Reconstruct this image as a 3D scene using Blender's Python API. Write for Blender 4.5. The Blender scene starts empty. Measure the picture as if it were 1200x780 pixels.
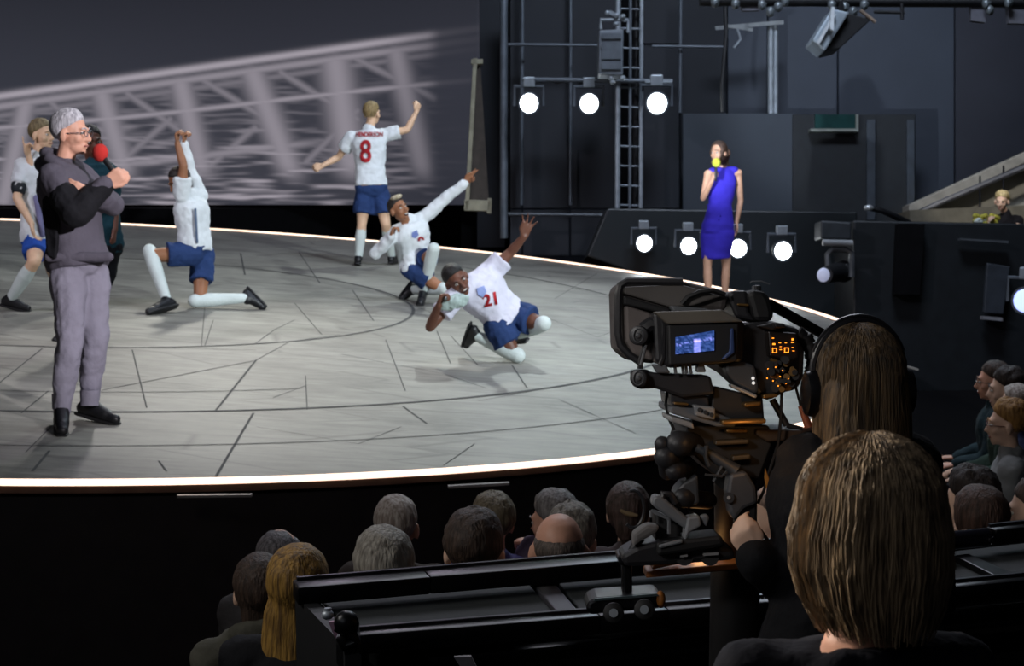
import bpy, bmesh, math, random
from mathutils import Vector as V, Matrix, Quaternion, noise
random.seed(7)
PI = math.pi
SC = bpy.context.scene
COL = SC.collection

# ---------------------------------------------------------------- camera
CZ = 3.1
FP = 2000.0                                  # focal length in pixels of the 1200x780 frame
PITCH = math.atan(275 / FP)
RIGHT = V((1, 0, 0)); FWD = V((0, math.cos(PITCH), -math.sin(PITCH))); UP = V((0, math.sin(PITCH), math.cos(PITCH)))
cam = bpy.data.cameras.new('camera'); camo = bpy.data.objects.new('camera', cam); COL.objects.link(camo)
camo.location = (0, 0, CZ); camo.rotation_euler = (PI/2 - PITCH, 0, 0)
cam.sensor_width = 36; cam.lens = FP * 36 / 1200; cam.clip_end = 200; cam.clip_start = .05
cam.dof.use_dof = True; cam.dof.focus_distance = 4.2; cam.dof.aperture_fstop = 11
SC.camera = camo

# ---------------------------------------------------------------- world and exposure
w = bpy.data.worlds.new('world'); SC.world = w; w.use_nodes = True
w.node_tree.nodes['Background'].inputs[0].default_value = (.55, .6, .75, 1)
w.node_tree.nodes['Background'].inputs[1].default_value = .022
vs = SC.view_settings; vs.view_transform = 'Standard'; vs.look = 'None'; vs.gamma = 1; vs.use_curve_mapping = False; vs.exposure = 0.0

# ---------------------------------------------------------------- unseen lamps: the theatre rig, plus lights added for single places
def aim(o, tgt):
    o.rotation_euler = (V(tgt) - o.location).to_track_quat('-Z', 'Y').to_euler()
def spot(loc, tgt, power, col, size, blend=.6, rad=.12):
    l = bpy.data.lights.new('spot', 'SPOT'); l.energy = power; l.color = col; l.spot_size = math.radians(size); l.spot_blend = blend; l.shadow_soft_size = rad
    o = bpy.data.objects.new('spot_lamp', l); COL.objects.link(o); o.location = loc; aim(o, tgt); return o
def area(loc, tgt, power, col, sx, sy):
    l = bpy.data.lights.new('area', 'AREA'); l.energy = power; l.color = col; l.shape = 'RECTANGLE'; l.size = sx; l.size_y = sy
    o = bpy.data.objects.new('soft_lamp', l); COL.objects.link(o); o.location = loc; aim(o, tgt); return o
COOL = (.86, .95, 1.0); WARM = (1, .9, .75); LAV = (.93, .88, 1.0); CYAN = (.62, .9, 1.0)
spot((8.5, 4.0, 6.4), (-1.4, 16.3, 1.9), 7600, COOL, 30, .9)          # key from the right front
spot((-8.0, 8.0, 8.5), (-.8, 16.3, 1.3), 1500, LAV, 46, .8)           # fill from the left front
spot((1.5, 25, 10.5), (-2.2, 14.5, 1.3), 2200, (.9, 1, .96), 44, .9, .2) # back light, gives the sheen
spot((4.4, 2.4, 5.2), (-2.5, 9.7, 2.35), 4600, (.97, .93, 1), 15, .8)            # the presenter on the left
spot((6.5, 12, 8.5), (2.1, 17.5, 1.9), 500, (.97, .95, 1), 14, .9)    # the woman in blue
spot((4.0, 22, 9.0), (1.2, 11.0, 1.1), 620, CYAN, 34, .9, .2)        # cyan wash on the right of the drum
spot((-3.0, 20, 9.5), (-1.5, 9.3, 1.2), 350, (.86, .74, .95), 36, .9, .3)  # lavender wash, front
area((2.5, 15.0, 10.5), (3.6, 23, 3.5), 620, (.72, .82, 1), 3, 1.5)     # wash over the back wall
spot((-3.5, 23, 9.5), (-1.7, 12.8, 1.2), 2600, (1, .98, .88), 24, 1, .3)   # pale pool in the middle of the drum
area((-.5, 11, 7.5), (.2, 5.2, 1.6), 105, (.9, .9, 1.0), 4, 2)
area((-3.0, 4.0, 4.2), (.6, 3.0, 2.4), 40, (1, .95, .9), 1.2, 1.2)
spot((-3.4, 4.4, 3.8), (.6, 2.8, 2.45), 1300, (1, .9, .78), 16, .8, .25)
area((-3.0, .6, 5.0), (.2, 4.0, 2.2), 15, (.9, .93, 1.0), 3, 2)  # added soft fill to lift the dark foreground
spot((-2.6, -.6, 4.8), (.3, 3.75, 2.5), 330, (1, .95, .92), 11, .8, .3)         # added spot that brightens the hood of the television camera
area((2.0, 12, 6.5), (4.2, 9, 1.2), 70, (.8, .86, 1.0), 2, 2)

spot((.73, 14.4, 2.28), (4.4, 22.8, 3.25), 950, (.8, .88, 1), 24, .8, .03)   # added unseen lamp in mid-air, throws her shadow on the wall
spot((4.6, 16.6, 5.5), (6.0, 20.8, 2.0), 420, (1, .95, .85), 28, .5)                  # added spot to brighten the stairs and the usher

# ---------------------------------------------------------------- picture point -> place in the room
def D(px, py, d):
    return V((0, 0, CZ)) + (RIGHT * ((px-600)/FP) - UP * ((py-390)/FP) + FWD) * d
ROLL = math.radians(3.5)
SN = V((math.sin(ROLL)*math.cos(PITCH), 0, 0)) ; SN.y = -math.sin(PITCH)*math.cos(PITCH)*(1-math.cos(ROLL)); SN.z = math.sqrt(1-SN.x**2-SN.y**2)
SCEN = V((-4.09, 15.336, 1.363)); SR = 7.434            # centre and radius of the raked stage disc
def S(px, py, up=0):                                     # point on the stage disc
    o = V((0, 0, CZ)); d = D(px, py, 1) - o
    t = (SCEN - o).dot(SN) / d.dot(SN); return o + d*t + V((0, 0, up))
def SD(px, py):
    return (S(px, py) - V((0, 0, CZ))).dot(FWD)
def Z(px, py, z):
    o = V((0, 0, CZ)); d = D(px, py, 1) - o; return o + d*((z-CZ)/d.z)

# ---------------------------------------------------------------- materials
def lin(c):
    if isinstance(c, str):
        c = [int(c[i:i+2], 16)/255 for i in (0, 2, 4)]
    return tuple((x/12.92 if x <= .04045 else ((x+.055)/1.055)**2.4) for x in c) + (1,)
MATS = {}
def mat(name, col, rough=.6, metal=0, var=.12, vscale=8, bump=.0, bscale=60, stretch=None, col2=None, emit=None, es=1, spec=.5, sss=0, coat=0, sheen=0):
    if name in MATS: return MATS[name]
    m = bpy.data.materials.new(name); m.use_nodes = True; nt = m.node_tree; N = nt.nodes; L = nt.links
    b = N['Principled BSDF']; c = lin(col)
    b.inputs['Roughness'].default_value = rough; b.inputs['Metallic'].default_value = metal; b.inputs['Specular IOR Level'].default_value = spec
    if sss: b.inputs['Subsurface Weight'].default_value = sss; b.inputs['Subsurface Radius'].default_value = (.02, .008, .004)
    if coat: b.inputs['Coat Weight'].default_value = coat
    if sheen: b.inputs['Sheen Weight'].default_value = sheen
    tc = N.new('ShaderNodeTexCoord'); mp = N.new('ShaderNodeMapping'); L.new(tc.outputs['Object'], mp.inputs[0])
    if stretch: mp.inputs['Scale'].default_value = stretch
    nz = N.new('ShaderNodeTexNoise'); nz.inputs['Scale'].default_value = vscale; nz.inputs['Detail'].default_value = 5; L.new(mp.outputs[0], nz.inputs[0])
    rp = N.new('ShaderNodeValToRGB'); L.new(nz.outputs[0], rp.inputs[0])
    c2 = lin(col2) if col2 else tuple(x*(1-var*2) for x in c[:3])+(1,)
    rp.color_ramp.elements[0].color = c2; rp.color_ramp.elements[0].position = .35
    rp.color_ramp.elements[1].color = tuple(min(1, x*(1+var*.4)) for x in c[:3])+(1,); rp.color_ramp.elements[1].position = .65
    L.new(rp.outputs[0], b.inputs['Base Color'])
    if bump:
        n2 = N.new('ShaderNodeTexNoise'); n2.inputs['Scale'].default_value = bscale; n2.inputs['Detail'].default_value = 4; L.new(mp.outputs[0], n2.inputs[0])
        bp = N.new('ShaderNodeBump'); bp.inputs['Strength'].default_value = bump; bp.inputs['Distance'].default_value = .03 if bscale < 20 else .01
        L.new(n2.outputs[0], bp.inputs['Height']); L.new(bp.outputs[0], b.inputs['Normal'])
    if emit:
        b.inputs['Emission Color'].default_value = lin(emit); b.inputs['Emission Strength'].default_value = es
    MATS[name] = m; return m
def cloth(name, col, **k):
    k.setdefault('bump', .55); k.setdefault('bscale', 11); k.setdefault('rough', .85); k.setdefault('spec', .2); return mat(name, col, **k)
def hairm(name, col, col2=None, **k):
    k.setdefault('bump', .8); k.setdefault('bscale', 40); k.setdefault('vscale', 26); k.setdefault('rough', .6)
    return mat(name, col, col2=col2, stretch=(3.2, 3.2, .35), var=.3, **k)
def skinm(name, col):
    return mat(name, col, rough=.5, var=.06, vscale=14, bump=.08, bscale=90, spec=.4, sss=.0)

# ---------------------------------------------------------------- mesh building
def smoothstep(a, b, x):
    t = max(0, min(1, (x-a)/(b-a))); return t*t*(3-2*t)
def frame(z, y=V((0, 0, 1))):
    z = V(z).normalized(); x = V(y).cross(z)
    if x.length < 1e-4: x = V((1, 0, 0)).cross(z)
    if x.length < 1e-4: x = V((0, 1, 0)).cross(z)
    x.normalize(); y = z.cross(x); return x, y, z
class MB:
    def __init__(s): s.v = []; s.f = []
    def ring(s, pts): i = len(s.v); s.v += [V(p) for p in pts]; return list(range(i, i+len(pts)))
    def bridge(s, a, b):
        n = len(a)
        for i in range(n): s.f.append((a[i], a[(i+1) % n], b[(i+1) % n], b[i]))
    def loft(s, rings, cap=True):
        R = [s.ring(r) for r in rings]
        for a, b in zip(R, R[1:]): s.bridge(a, b)
        if cap: s.f.append(tuple(reversed(R[0]))); s.f.append(tuple(R[-1]))
    def cap(s, a, b, ra, rb=None, n=12):                  # rounded tapered limb
        a, b = V(a), V(b); rb = ra if rb is None else rb; x, y, z = frame(b-a) if (b-a).length > 1e-6 else (V((1, 0, 0)), V((0, 1, 0)), V((0, 0, 1)))
        prof = [(-math.cos(t)*ra, max(.02, math.sin(t))*ra, 0) for t in (0, .45, .95, 1.45)] + [(math.sin(t)*rb, max(.02, math.cos(t))*rb, 1) for t in (.1, .6, 1.1, PI/2)]
        s.loft([[(b if e else a) + z*o + (x*math.cos(q)+y*math.sin(q))*r for q in [2*PI*i/n for i in range(n)]] for o, r, e in prof])
    def cyl(s, a, b, r, rb=None, n=16, y=V((0, 0, 1))):
        a, b = V(a), V(b); rb = r if rb is None else rb; x, y, z = frame(b-a, y)
        s.loft([[p + (x*math.cos(q)+y*math.sin(q))*rr for q in [2*PI*i/n for i in range(n)]] for p, rr in ((a, r), (b, rb))])
    def flat(s, a, b, ra, rb, n=16):
        s.cyl(a, b, ra, rb, n)
    def chain(s, pts, r, n=8, closed=False):              # bent tube
        pts = [V(p) for p in pts]; rs = r if isinstance(r, (list, tuple)) else [r]*len(pts); rings = []; up = None
        for i, p in enumerate(pts):
            a = pts[i-1] if (i or closed) else p; b = pts[(i+1) % len(pts)] if (i < len(pts)-1 or closed) else p
            x, y, z = frame(b-a, up if up else (V((0, 0, 1)) if abs((b-a).normalized().z) < .95 else V((0, 1, 0)))); up = y
            rings.append([p + (x*math.cos(q)+y*math.sin(q))*rs[i] for q in [2*PI*k/n for k in range(n)]])
        if closed: rings.append(rings[0]); s.loft(rings, False)
        else: s.loft(rings)
    def ell(s, c, r, X=V((1, 0, 0)), Y=V((0, 1, 0)), Zx=V((0, 0, 1)), n=14, m=9):
        c = V(c); s.loft([[c + X*(r[0]*math.sin(t)*math.cos(q)) + Y*(r[1]*math.sin(t)*math.sin(q)) - Zx*(r[2]*math.cos(t)) for q in [2*PI*i/n for i in range(n)]] for t in [max(.04, min(PI-.04, PI*j/(m-1))) for j in range(m)]])
    def box(s, c, size, X=V((1, 0, 0)), Y=V((0, 1, 0)), Zx=V((0, 0, 1))):
        c = V(c); h = [q/2 for q in size]; i = len(s.v)
        for z in (-1, 1):
            for x, y in ((-1, -1), (1, -1), (1, 1), (-1, 1)): s.v.append(c + X*(x*h[0]) + Y*(y*h[1]) + Zx*(z*h[2]))
        s.f += [(i+3, i+2, i+1, i), (i+4, i+5, i+6, i+7)] + [(i+k, i+(k+1) % 4, i+4+(k+1) % 4, i+4+k) for k in range(4)]
    def beam(s, a, b, w, h, up=V((0, 0, 1))):             # straight bar with a rectangular section
        a, b = V(a), V(b); x, y, z = frame(b-a, up)
        s.box((a+b)/2, (w, h, (b-a).length), x, y, z)
    def prism(s, poly, d0, d1, sc=1.0):                   # outline at its real distance and with its real depth
        a = [D(x, y, d0) for x, y in poly]; k = FWD*(d1-d0)
        s.loft([a, [p+k for p in a]])
    def tri(s, vs, fs): i = len(s.v); s.v += [V(p) for p in vs]; s.f += [tuple(q+i for q in f) for f in fs]
    def build(s, name, m, parent=None, vox=0, smooth=0, shade=True, bevel=0, disp=None, kind=None, sub=0, label=None):
        me = bpy.data.meshes.new(name); me.from_pydata([tuple(p) for p in s.v], [], s.f)
        bm = bmesh.new(); bm.from_mesh(me); bmesh.ops.recalc_face_normals(bm, faces=bm.faces); bm.to_mesh(me); bm.free()
        if vox or bevel or sub:
            t = bpy.data.objects.new('tmp', me); COL.objects.link(t)
            if vox:
                q = t.modifiers.new('r', 'REMESH'); q.mode = 'VOXEL'; q.voxel_size = vox
                if smooth: q = t.modifiers.new('s', 'SMOOTH'); q.factor = .5; q.iterations = smooth
                if disp:
                    tx = bpy.data.textures.new('folds', 'CLOUDS'); tx.noise_scale = disp[0]; q = t.modifiers.new('d', 'DISPLACE'); q.texture = tx; q.strength = disp[1]; q.mid_level = .5; q.texture_coords = 'GLOBAL'
            if bevel: q = t.modifiers.new('b', 'BEVEL'); q.width = bevel; q.segments = 2; q.limit_method = 'ANGLE'
            if sub: q = t.modifiers.new('u', 'SUBSURF'); q.levels = sub; q.render_levels = sub
            dg = bpy.context.evaluated_depsgraph_get(); me2 = bpy.data.meshes.new_from_object(t.evaluated_get(dg)); bpy.data.objects.remove(t); bpy.data.meshes.remove(me); me = me2; me.name = name
        if shade:
            for p in me.polygons: p.use_smooth = True
            if not vox:
                try: me.set_sharp_from_angle(angle=math.radians(40))
                except Exception: pass
        me.materials.clear(); me.materials.append(m)
        o = bpy.data.objects.new(name, me); COL.objects.link(o)
        if parent:
            o.parent = parent
            if parent.type == 'EMPTY': o.matrix_parent_inverse = Matrix.Translation(-parent.location)
        if kind: o['kind'] = kind
        if label: o['label'] = label
        return o
def tag(o, label, cat, group=None, kind=None):
    o['label'] = label; o['category'] = cat
    if group: o['group'] = group
    if kind: o['kind'] = kind
    return o
def thing(name, label, cat, loc=(0, 0, 0), group=None):
    o = bpy.data.objects.new(name, None); o.empty_display_size = .1; COL.objects.link(o); o.location = loc; return tag(o, label, cat, group)
def struct(o): o['kind'] = 'structure'; return o
def copy_tree(o, parent=None):
    c = o.copy(); COL.objects.link(c)
    if parent: c.parent = parent
    for ch in [x for x in COL.objects if x.parent == o]: copy_tree(ch, c)
    return c

# ---------------------------------------------------------------- stage drum
SX = V((SN.z, 0, -SN.x)).normalized(); SY = SN.cross(SX)
def onstage(r, a, up=0): return SCEN + SX*(r*math.cos(a)) + SY*(r*math.sin(a)) + SN*up
def stage_floor_mat():
    m = bpy.data.materials.new('stage_floor'); m.use_nodes = True; nt = m.node_tree; N = nt.nodes; L = nt.links; b = N['Principled BSDF']
    tc = N.new('ShaderNodeTexCoord')
    n1 = N.new('ShaderNodeTexNoise'); n1.inputs['Scale'].default_value = .9; n1.inputs['Detail'].default_value = 8; n1.inputs['Roughness'].default_value = .62
    mp = N.new('ShaderNodeMapping'); mp.inputs['Scale'].default_value = (.8, 3.5, 1); mp.inputs['Rotation'].default_value = (0, 0, .25); L.new(tc.outputs['Object'], mp.inputs[0])
    n2 = N.new('ShaderNodeTexNoise'); n2.inputs['Scale'].default_value = 2.6; n2.inputs['Detail'].default_value = 7; n2.inputs['Roughness'].default_value = .7; L.new(mp.outputs[0], n2.inputs[0]); L.new(tc.outputs['Object'], n1.inputs[0])
    mx = N.new('ShaderNodeMix'); mx.data_type = 'FLOAT'; mx.inputs[0].default_value = .5; L.new(n1.outputs[0], mx.inputs[2]); L.new(n2.outputs[0], mx.inputs[3])
    rp = N.new('ShaderNodeValToRGB'); e = rp.color_ramp.elements; e[0].position = .34; e[0].color = lin('565450'); e[1].position = .66; e[1].color = lin('a9a79d'); L.new(mx.outputs[0], rp.inputs[0])
    vo = N.new('ShaderNodeTexVoronoi'); vo.feature = 'DISTANCE_TO_EDGE'; vo.inputs['Scale'].default_value = .75; L.new(mp.outputs[0], vo.inputs[0])
    r2 = N.new('ShaderNodeValToRGB'); r2.color_ramp.elements[0].position = 0; r2.color_ramp.elements[0].color = (.62, .62, .62, 1); r2.color_ramp.elements[1].position = .02; r2.color_ramp.elements[1].color = (1, 1, 1, 1); L.new(vo.outputs[0], r2.inputs[0])
    mm = N.new('ShaderNodeMix'); mm.data_type = 'RGBA'; mm.blend_type = 'MULTIPLY'; mm.inputs[0].default_value = 1; L.new(rp.outputs[0], mm.inputs[6]); L.new(r2.outputs[0], mm.inputs[7]); L.new(mm.outputs[2], b.inputs['Base Color'])
    r3 = N.new('ShaderNodeMapRange'); r3.inputs[3].default_value = .36; r3.inputs[4].default_value = .6; L.new(n2.outputs[0], r3.inputs[0]); L.new(r3.outputs[0], b.inputs['Roughness'])
    bp = N.new('ShaderNodeBump'); bp.inputs['Strength'].default_value = .12; bp.inputs['Distance'].default_value = .02; L.new(n2.outputs[0], bp.inputs['Height']); L.new(bp.outputs[0], b.inputs['Normal'])
    return m
black = mat('stage_black', '161416', rough=.7, bump=.1)
flat = mat('flat_black', '0c0c0e', rough=.9, spec=.1)
stage = thing('stage', 'low round raked stage with scuffed grey floor and white glowing rim', 'stage', SCEN)
n = 192
g = MB(); ang = [2*PI*i/n for i in range(n)]
g.loft([[onstage(r, a, z) for a in ang] for r, z in ((SR-.03, -.06), (SR-.03, 0))]); g.build('stage_deck', stage_floor_mat(), stage, shade=False)
g = MB(); g.loft([[V((*onstage(SR+.0, a, 0).xy, .02)) for a in ang], [onstage(SR, a, -.075) for a in ang]]); g.build('drum_side', mat('drum_side', '2a2426', rough=.6), stage)
g = MB(); g.loft([[onstage(r, a, z) for a in ang] for r, z in ((SR-.03, -.05), (SR+.03, -.05), (SR+.03, .002), (SR-.03, .002), (SR-.03, -.05))], False); g.build('rim_trim', mat('rim_trim', '6b5347', rough=.45), stage)
g = MB(); g.chain([onstage(SR+.026, a, .004) for a in ang], .018, 6, True); g.build('light_strip', mat('led', 'ffe9d6', emit='ffdcc2', es=1.9), stage, label='warm white glowing strip around the rim')
g = MB()
for (x0, y0, x1, y1) in ((208, 581, 295, 580), (525, 570, 597, 566), (1005, 379, 1037, 385), (1062, 429, 1076, 433)):
    g.beam(D(x0, y0, 8.35 if y0 > 500 else 12), D(x1, y1, 8.35 if y0 > 500 else 12), .03, .012)
g.build('vent_slot', mat('slot', '8a8583', rough=.4), stage)
seam = mat('seam', '424243', rough=.8)
def arc(rr, a0, a1, w, name='floor_track'):
    g = MB(); k = 72; A = [a0+(a1-a0)*i/k for i in range(k+1)]
    for a, b in zip(A, A[1:]):
        q = [onstage(rr-w/2, a, .003), onstage(rr+w/2, a, .003), onstage(rr+w/2, b, .003), onstage(rr-w/2, b, .003)]
        i = len(g.v); g.v += q; g.f.append((i, i+1, i+2, i+3))
    g.build(name, seam, stage, shade=False)
arc(5.65, -PI*.98, PI*.3, .035); arc(3.2, -PI, PI, .03); arc(5.0, -1.9, -1.0, .012); arc(6.6, -2.2, .2, .012)
lines = [(297,484,249,565,.03),(297,423,120,457,.02),(300,422,252,482,.03),(282,297,287,322,.035),(155,410,172,478,.018),(25,484,57,458,.02),(350,295,375,332,.02),(345,355,377,392,.014),
 (300,300,345,296,.014),(0,448,50,408,.02),(140,407,300,410,.016),(300,422,340,400,.014),(340,400,400,392,.014),(240,360,236,405,.012),(250,375,240,405,.012),(358,440,360,480,.014),
 (320,466,358,452,.012),(300,402,322,386,.016),(322,386,345,375,.012),(413,340,438,376,.02),(452,398,475,458,.016),(512,388,528,426,.018),(528,393,560,428,.012),(600,428,618,455,.02),
 (472,476,500,496,.025),(400,415,520,438,.012),(520,438,570,455,.012),(655,468,745,508,.01),(560,470,640,455,.01),(640,372,700,395,.012),(700,395,742,380,.012),(215,275,340,292,.01),
 (340,292,470,300,.01),(600,320,730,352,.012),(700,320,650,350,.012),(300,500,420,520,.01),(420,520,470,500,.012),(520,545,556,520,.012),(38,552,58,528,.03),(186,540,195,552,.02),(60,500,30,530,.012),(330,420,450,424,.01),(440,340,520,372,.012)]
for x0, y0, x1, y1, wd in lines:
    g = MB(); a, b = S(x0, y0), S(x1, y1); t = SN.cross((b-a).normalized())*wd*.25
    g.tri([a-t+SN*.002, a+t+SN*.002, b+t+SN*.002, b-t+SN*.002], [(0, 1, 2, 3)]); g.build('floor_seam', seam, stage, shade=False)

# ---------------------------------------------------------------- shell
def slab(name, c, size, m, kind=True, bevel=0):
    g = MB(); g.box(c, size); o = g.build(name, m, bevel=bevel, shade=False)
    return struct(o) if kind else o
slab('floor', (0, 14, -.05), (40, 40, .1), mat('house_floor', '08080a', rough=.95, spec=.1))
slab('wall_back', (-2, 31.2, 7), (36, .2, 14.2), mat('wall_back', '1b1e26', rough=.9))
slab('wall_left', (-16.5, 14, 7), (.2, 34, 14.2), flat)
slab('wall_right', (12.5, 14, 7), (.2, 34, 14.2), flat)
# projection cloth on the left: curved, carries a moving blurred picture of a stadium stand
def proj_pattern(px, py):
    # picture coordinates in the photograph's frame
    fade = smoothstep(560, 420, px)
    top = 110 - (px/510)*72
    v = .0
    base = (.043, .045, .062)
    below = smoothstep(top-4, top+6, py)
    wob = noise.noise(V((px*.012, py*.18, 3.1)))*.5+.5
    wob2 = noise.noise(V((px*.03, py*.33, 9.7)))*.5+.5
    st = smoothstep(.40, .70, wob*.55+wob2*.45)
    dens = smoothstep(120, 210, py)*.65 + .25
    v += below*(.02 + .62*st**1.4*dens)*(.35+.65*smoothstep(560, 330, px))
    def line(y, wd, amp):
        nonlocal v; v = max(v, amp*math.exp(-((py-y)/wd)**2))
    line(top+3, 4.5, .60); line(top+15, 5, .42); line(top+26, 4, .25)
    line(150-(px/510)*50+2*math.sin(px*.01), 3.2, .48)
    if px > 120: line(196-(px-120)*.115, 5, .38*smoothstep(420, 330, px)*smoothstep(110, 160, px))
    for x0, x1, wd in ((40, 10, 13), (110, 150, 15), (208, 240, 15), (295, 345, 17), (395, 415, 20), (470, 500, 14)):
        xc = x0 + (x1-x0)*((py-80)/130.0)
        a = .42*math.exp(-((px-xc)/wd)**2)*smoothstep(top, top+20, py)*smoothstep(225, 190, py if x0 > 60 else 100)
        v = max(v, a)
    for ax, ay, bx, by in ((60, 120, 130, 190), (150, 110, 235, 170), (240, 95, 330, 150), (330, 85, 420, 140), (420, 70, 510, 115), (300, 150, 240, 200), (200, 140, 130, 200), (420, 130, 360, 190)):
        t = max(0, min(1, ((px-ax)*(bx-ax)+(py-ay)*(by-ay))/((bx-ax)**2+(by-ay)**2))); dd = math.hypot(px-ax-(bx-ax)*t, py-ay-(by-ay)*t); v = max(v, .3*math.exp(-(dd/4.5)**2))
    v *= (.2+.8*fade)*(1-.75*smoothstep(500, 520, px))*smoothstep(246, 236, py)
    grad = .6+.4*smoothstep(-40, 110, py)
    lum = v
    return (base[0]*grad + lum*.88, base[1]*grad + lum*.79, base[2]*grad + lum*.88)
import numpy as np
def screen():
    nx, ny = 330, 150; vs_, fs, cols = [], [], []
    for j in range(ny+1):
        for i in range(nx+1):
            px = -300 + i*(862/nx); py = -30 + j*(270/ny)
            d = 24.2 + 2.0*math.sin(max(0, min(1, (px+300)/862))*PI)      # gently curved cloth
            vs_.append(D(px, py, d)); c = proj_pattern(px, py); cols.append((*c, 1))
    for j in range(ny):
        for i in range(nx):
            a = j*(nx+1)+i; fs.append((a, a+nx+1, a+nx+2, a+1))
    nf = len(vs_)
    me = bpy.data.meshes.new('projection_screen'); me.from_pydata([tuple(p) for p in vs_], [], fs)
    ca = me.color_attributes.new('picture', 'FLOAT_COLOR', 'POINT'); ca.data.foreach_set('color', np.array(cols, dtype=np.float32).ravel())
    m = bpy.data.materials.new('projection'); m.use_nodes = True; nt = m.node_tree; b = nt.nodes['Principled BSDF']
    b.inputs['Base Color'].default_value = (.02, .02, .025, 1); b.inputs['Roughness'].default_value = .9
    at = nt.nodes.new('ShaderNodeAttribute'); at.attribute_name = 'picture'; nt.links.new(at.outputs['Color'], b.inputs['Emission Color']); b.inputs['Emission Strength'].default_value = .62
    me.materials.append(m)
    for p in me.polygons: p.use_smooth = True
    o = bpy.data.objects.new('projection_screen', me); COL.objects.link(o)
    q = o.modifiers.new('t', 'SOLIDIFY'); q.thickness = .03; q.offset = 1
    tag(o, 'wide curved backcloth showing a blurred grey moving picture of a stadium stand', 'screen')
screen()
g = MB(); g.box((-11, 25.9, .7), (20, .3, 1.5)); struct(g.build('trim_1', flat, shade=False))     # low black masking below the cloth

wallm = mat('wall_panel', '3c434f', rough=.62, var=.05, vscale=1.5, bump=.04)
walld = mat('wall_panel_dark', '20242c', rough=.7, var=.08, vscale=1.5)
wp = bpy.data.objects.new('wall_panels', None); COL.objects.link(wp); wp.location = D(860, 240, 23); wp['kind'] = 'structure'
def panel(x0, y0, x1, y1, d, m, name='wall_panel', parent=wp, th=.08, bevel=.008):
    g = MB(); g.prism([(x0, y0), (x1, y0), (x1, y1), (x0, y1)], d, d+th); return g.build(name, m, parent, shade=False, bevel=bevel)
for x0, x1, d, m in ((598, 611, 23.0, walld), (613, 667, 23.02, walld), (669, 722, 23, walld), (754, 796, 22.95, walld)):
    panel(x0, -30, x1, 51, d, m); panel(x0, 53, x1, 244, d, m)
    if x1 < 723: panel(x0, 246, x1, 300, d, m)
for x0, x1, d, m in ((798, 851, 23.9, walld), (853, 899, 23.8, wallm), (901, 981, 23.7, wallm), (983, 1118, 23.65, wallm), (1120, 1240, 23.6, mat('wall_panel_end', '30323c', rough=.7, var=.06, vscale=1.5))):
    panel(x0, -30, x1, 262, d, m)
panel(722, -30, 754, 262, 23.1, flat)
panel(559, -30, 592, 290, 24.3, walld)
panel(-60, -30, 598, 300, 27.5, flat); panel(540, -30, 575, 292, 24.6, flat)
# lower panels
lowm = mat('scenery_slate', '3a424c', rough=.55, var=.05, vscale=1.5, bump=.04)
o = panel(800, 133, 929, 252, 22.75, lowm, 'stage_flat', None); tag(o, 'big slate grey rectangular panel behind the woman in blue', 'panel')
o = panel(929, 134, 1073, 300, 22.7, mat('scenery_dark', '1a1f24', rough=.6), 'stage_flat', None); tag(o, 'dark black-green panel with small hatch right of the slate panel', 'panel')
for x0, x1 in ((1016, 1026), (1063, 1072)):
    panel(x0, 140, x1, 258, 22.62, mat('strip_slate', '39414a', rough=.6), 'upright_strip', None, .06); tag(COL.objects[-1], 'slim upright strip on the dark panel, ' + ('the left one' if x0 < 1050 else 'the right one near the stairs'), 'trim')
hatch = thing('wall_hatch', 'small lit hatch opening with pale sill in the dark panel', 'hatch', D(976, 152, 22.6))
g = MB(); g.prism([(955, 134), (1003, 134), (1003, 152), (955, 152)], 22.64, 22.69); g.build('glass', mat('hatch_glass', '1f4543', rough=.3), hatch, shade=False)
g = MB(); g.prism([(950, 150.5), (1006, 150.5), (1006, 154), (950, 154)], 22.5, 22.69); g.prism([(1003, 134), (1006, 134), (1006, 153), (1003, 153)], 22.6, 22.69); g.build('sill', mat('hatch_sill', '8e948c', rough=.5), hatch, shade=False)
# raised platform front
plat = mat('platform', '20272b', rough=.45, var=.1, vscale=1)
g = MB(); g.prism([(712, 244), (1004, 248), (1012, 330), (1060, 392), (900, 380), (800, 340), (688, 300)], 21.2, 22.5); o = g.build('stage_platform', plat, shade=False, bevel=.02); tag(o, 'low dark grey slanted platform behind the four low lamps', 'platform')
g = MB(); g.prism([(1000, 258), (1210, 262), (1240, 480), (1000, 480)], 18.3, 19.4); o = g.build('balcony_front', mat('balcony_front', '171c20', rough=.5), shade=False, bevel=.02); tag(o, 'long dark balcony front below the usher', 'balcony')
g = MB(); g.prism([(1052, 262), (1084, 262), (1078, 345), (1048, 345)], 18.15, 18.28); o = g.build('black_drape', flat, shade=False); tag(o, 'narrow black drape hanging on the balcony front', 'drape')
hd = thing('access_door', 'small grey access door with pale bottom edge in balcony front', 'door', D(1165, 372, 18.2))
g = MB(); g.prism([(1157, 308), (1184, 312), (1176, 368), (1153, 366)], 18.15, 18.22); g.build('door_panel', mat('door_grey', '343a42', rough=.5), hd, shade=False, bevel=.01)
g = MB(); g.prism([(1152, 370), (1175, 372), (1175, 376), (1152, 374)], 18.1, 18.22); g.build('bottom_edge', mat('edge_pale', '8b8b90', rough=.5), hd, shade=False)
g = MB(); g.prism([(1125, 279), (1182, 282), (1182, 285), (1125, 281)], 18.15, 18.24); g.build('top_rail', mat('edge_grey', '50555a', rough=.4), hd, shade=False)
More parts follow.
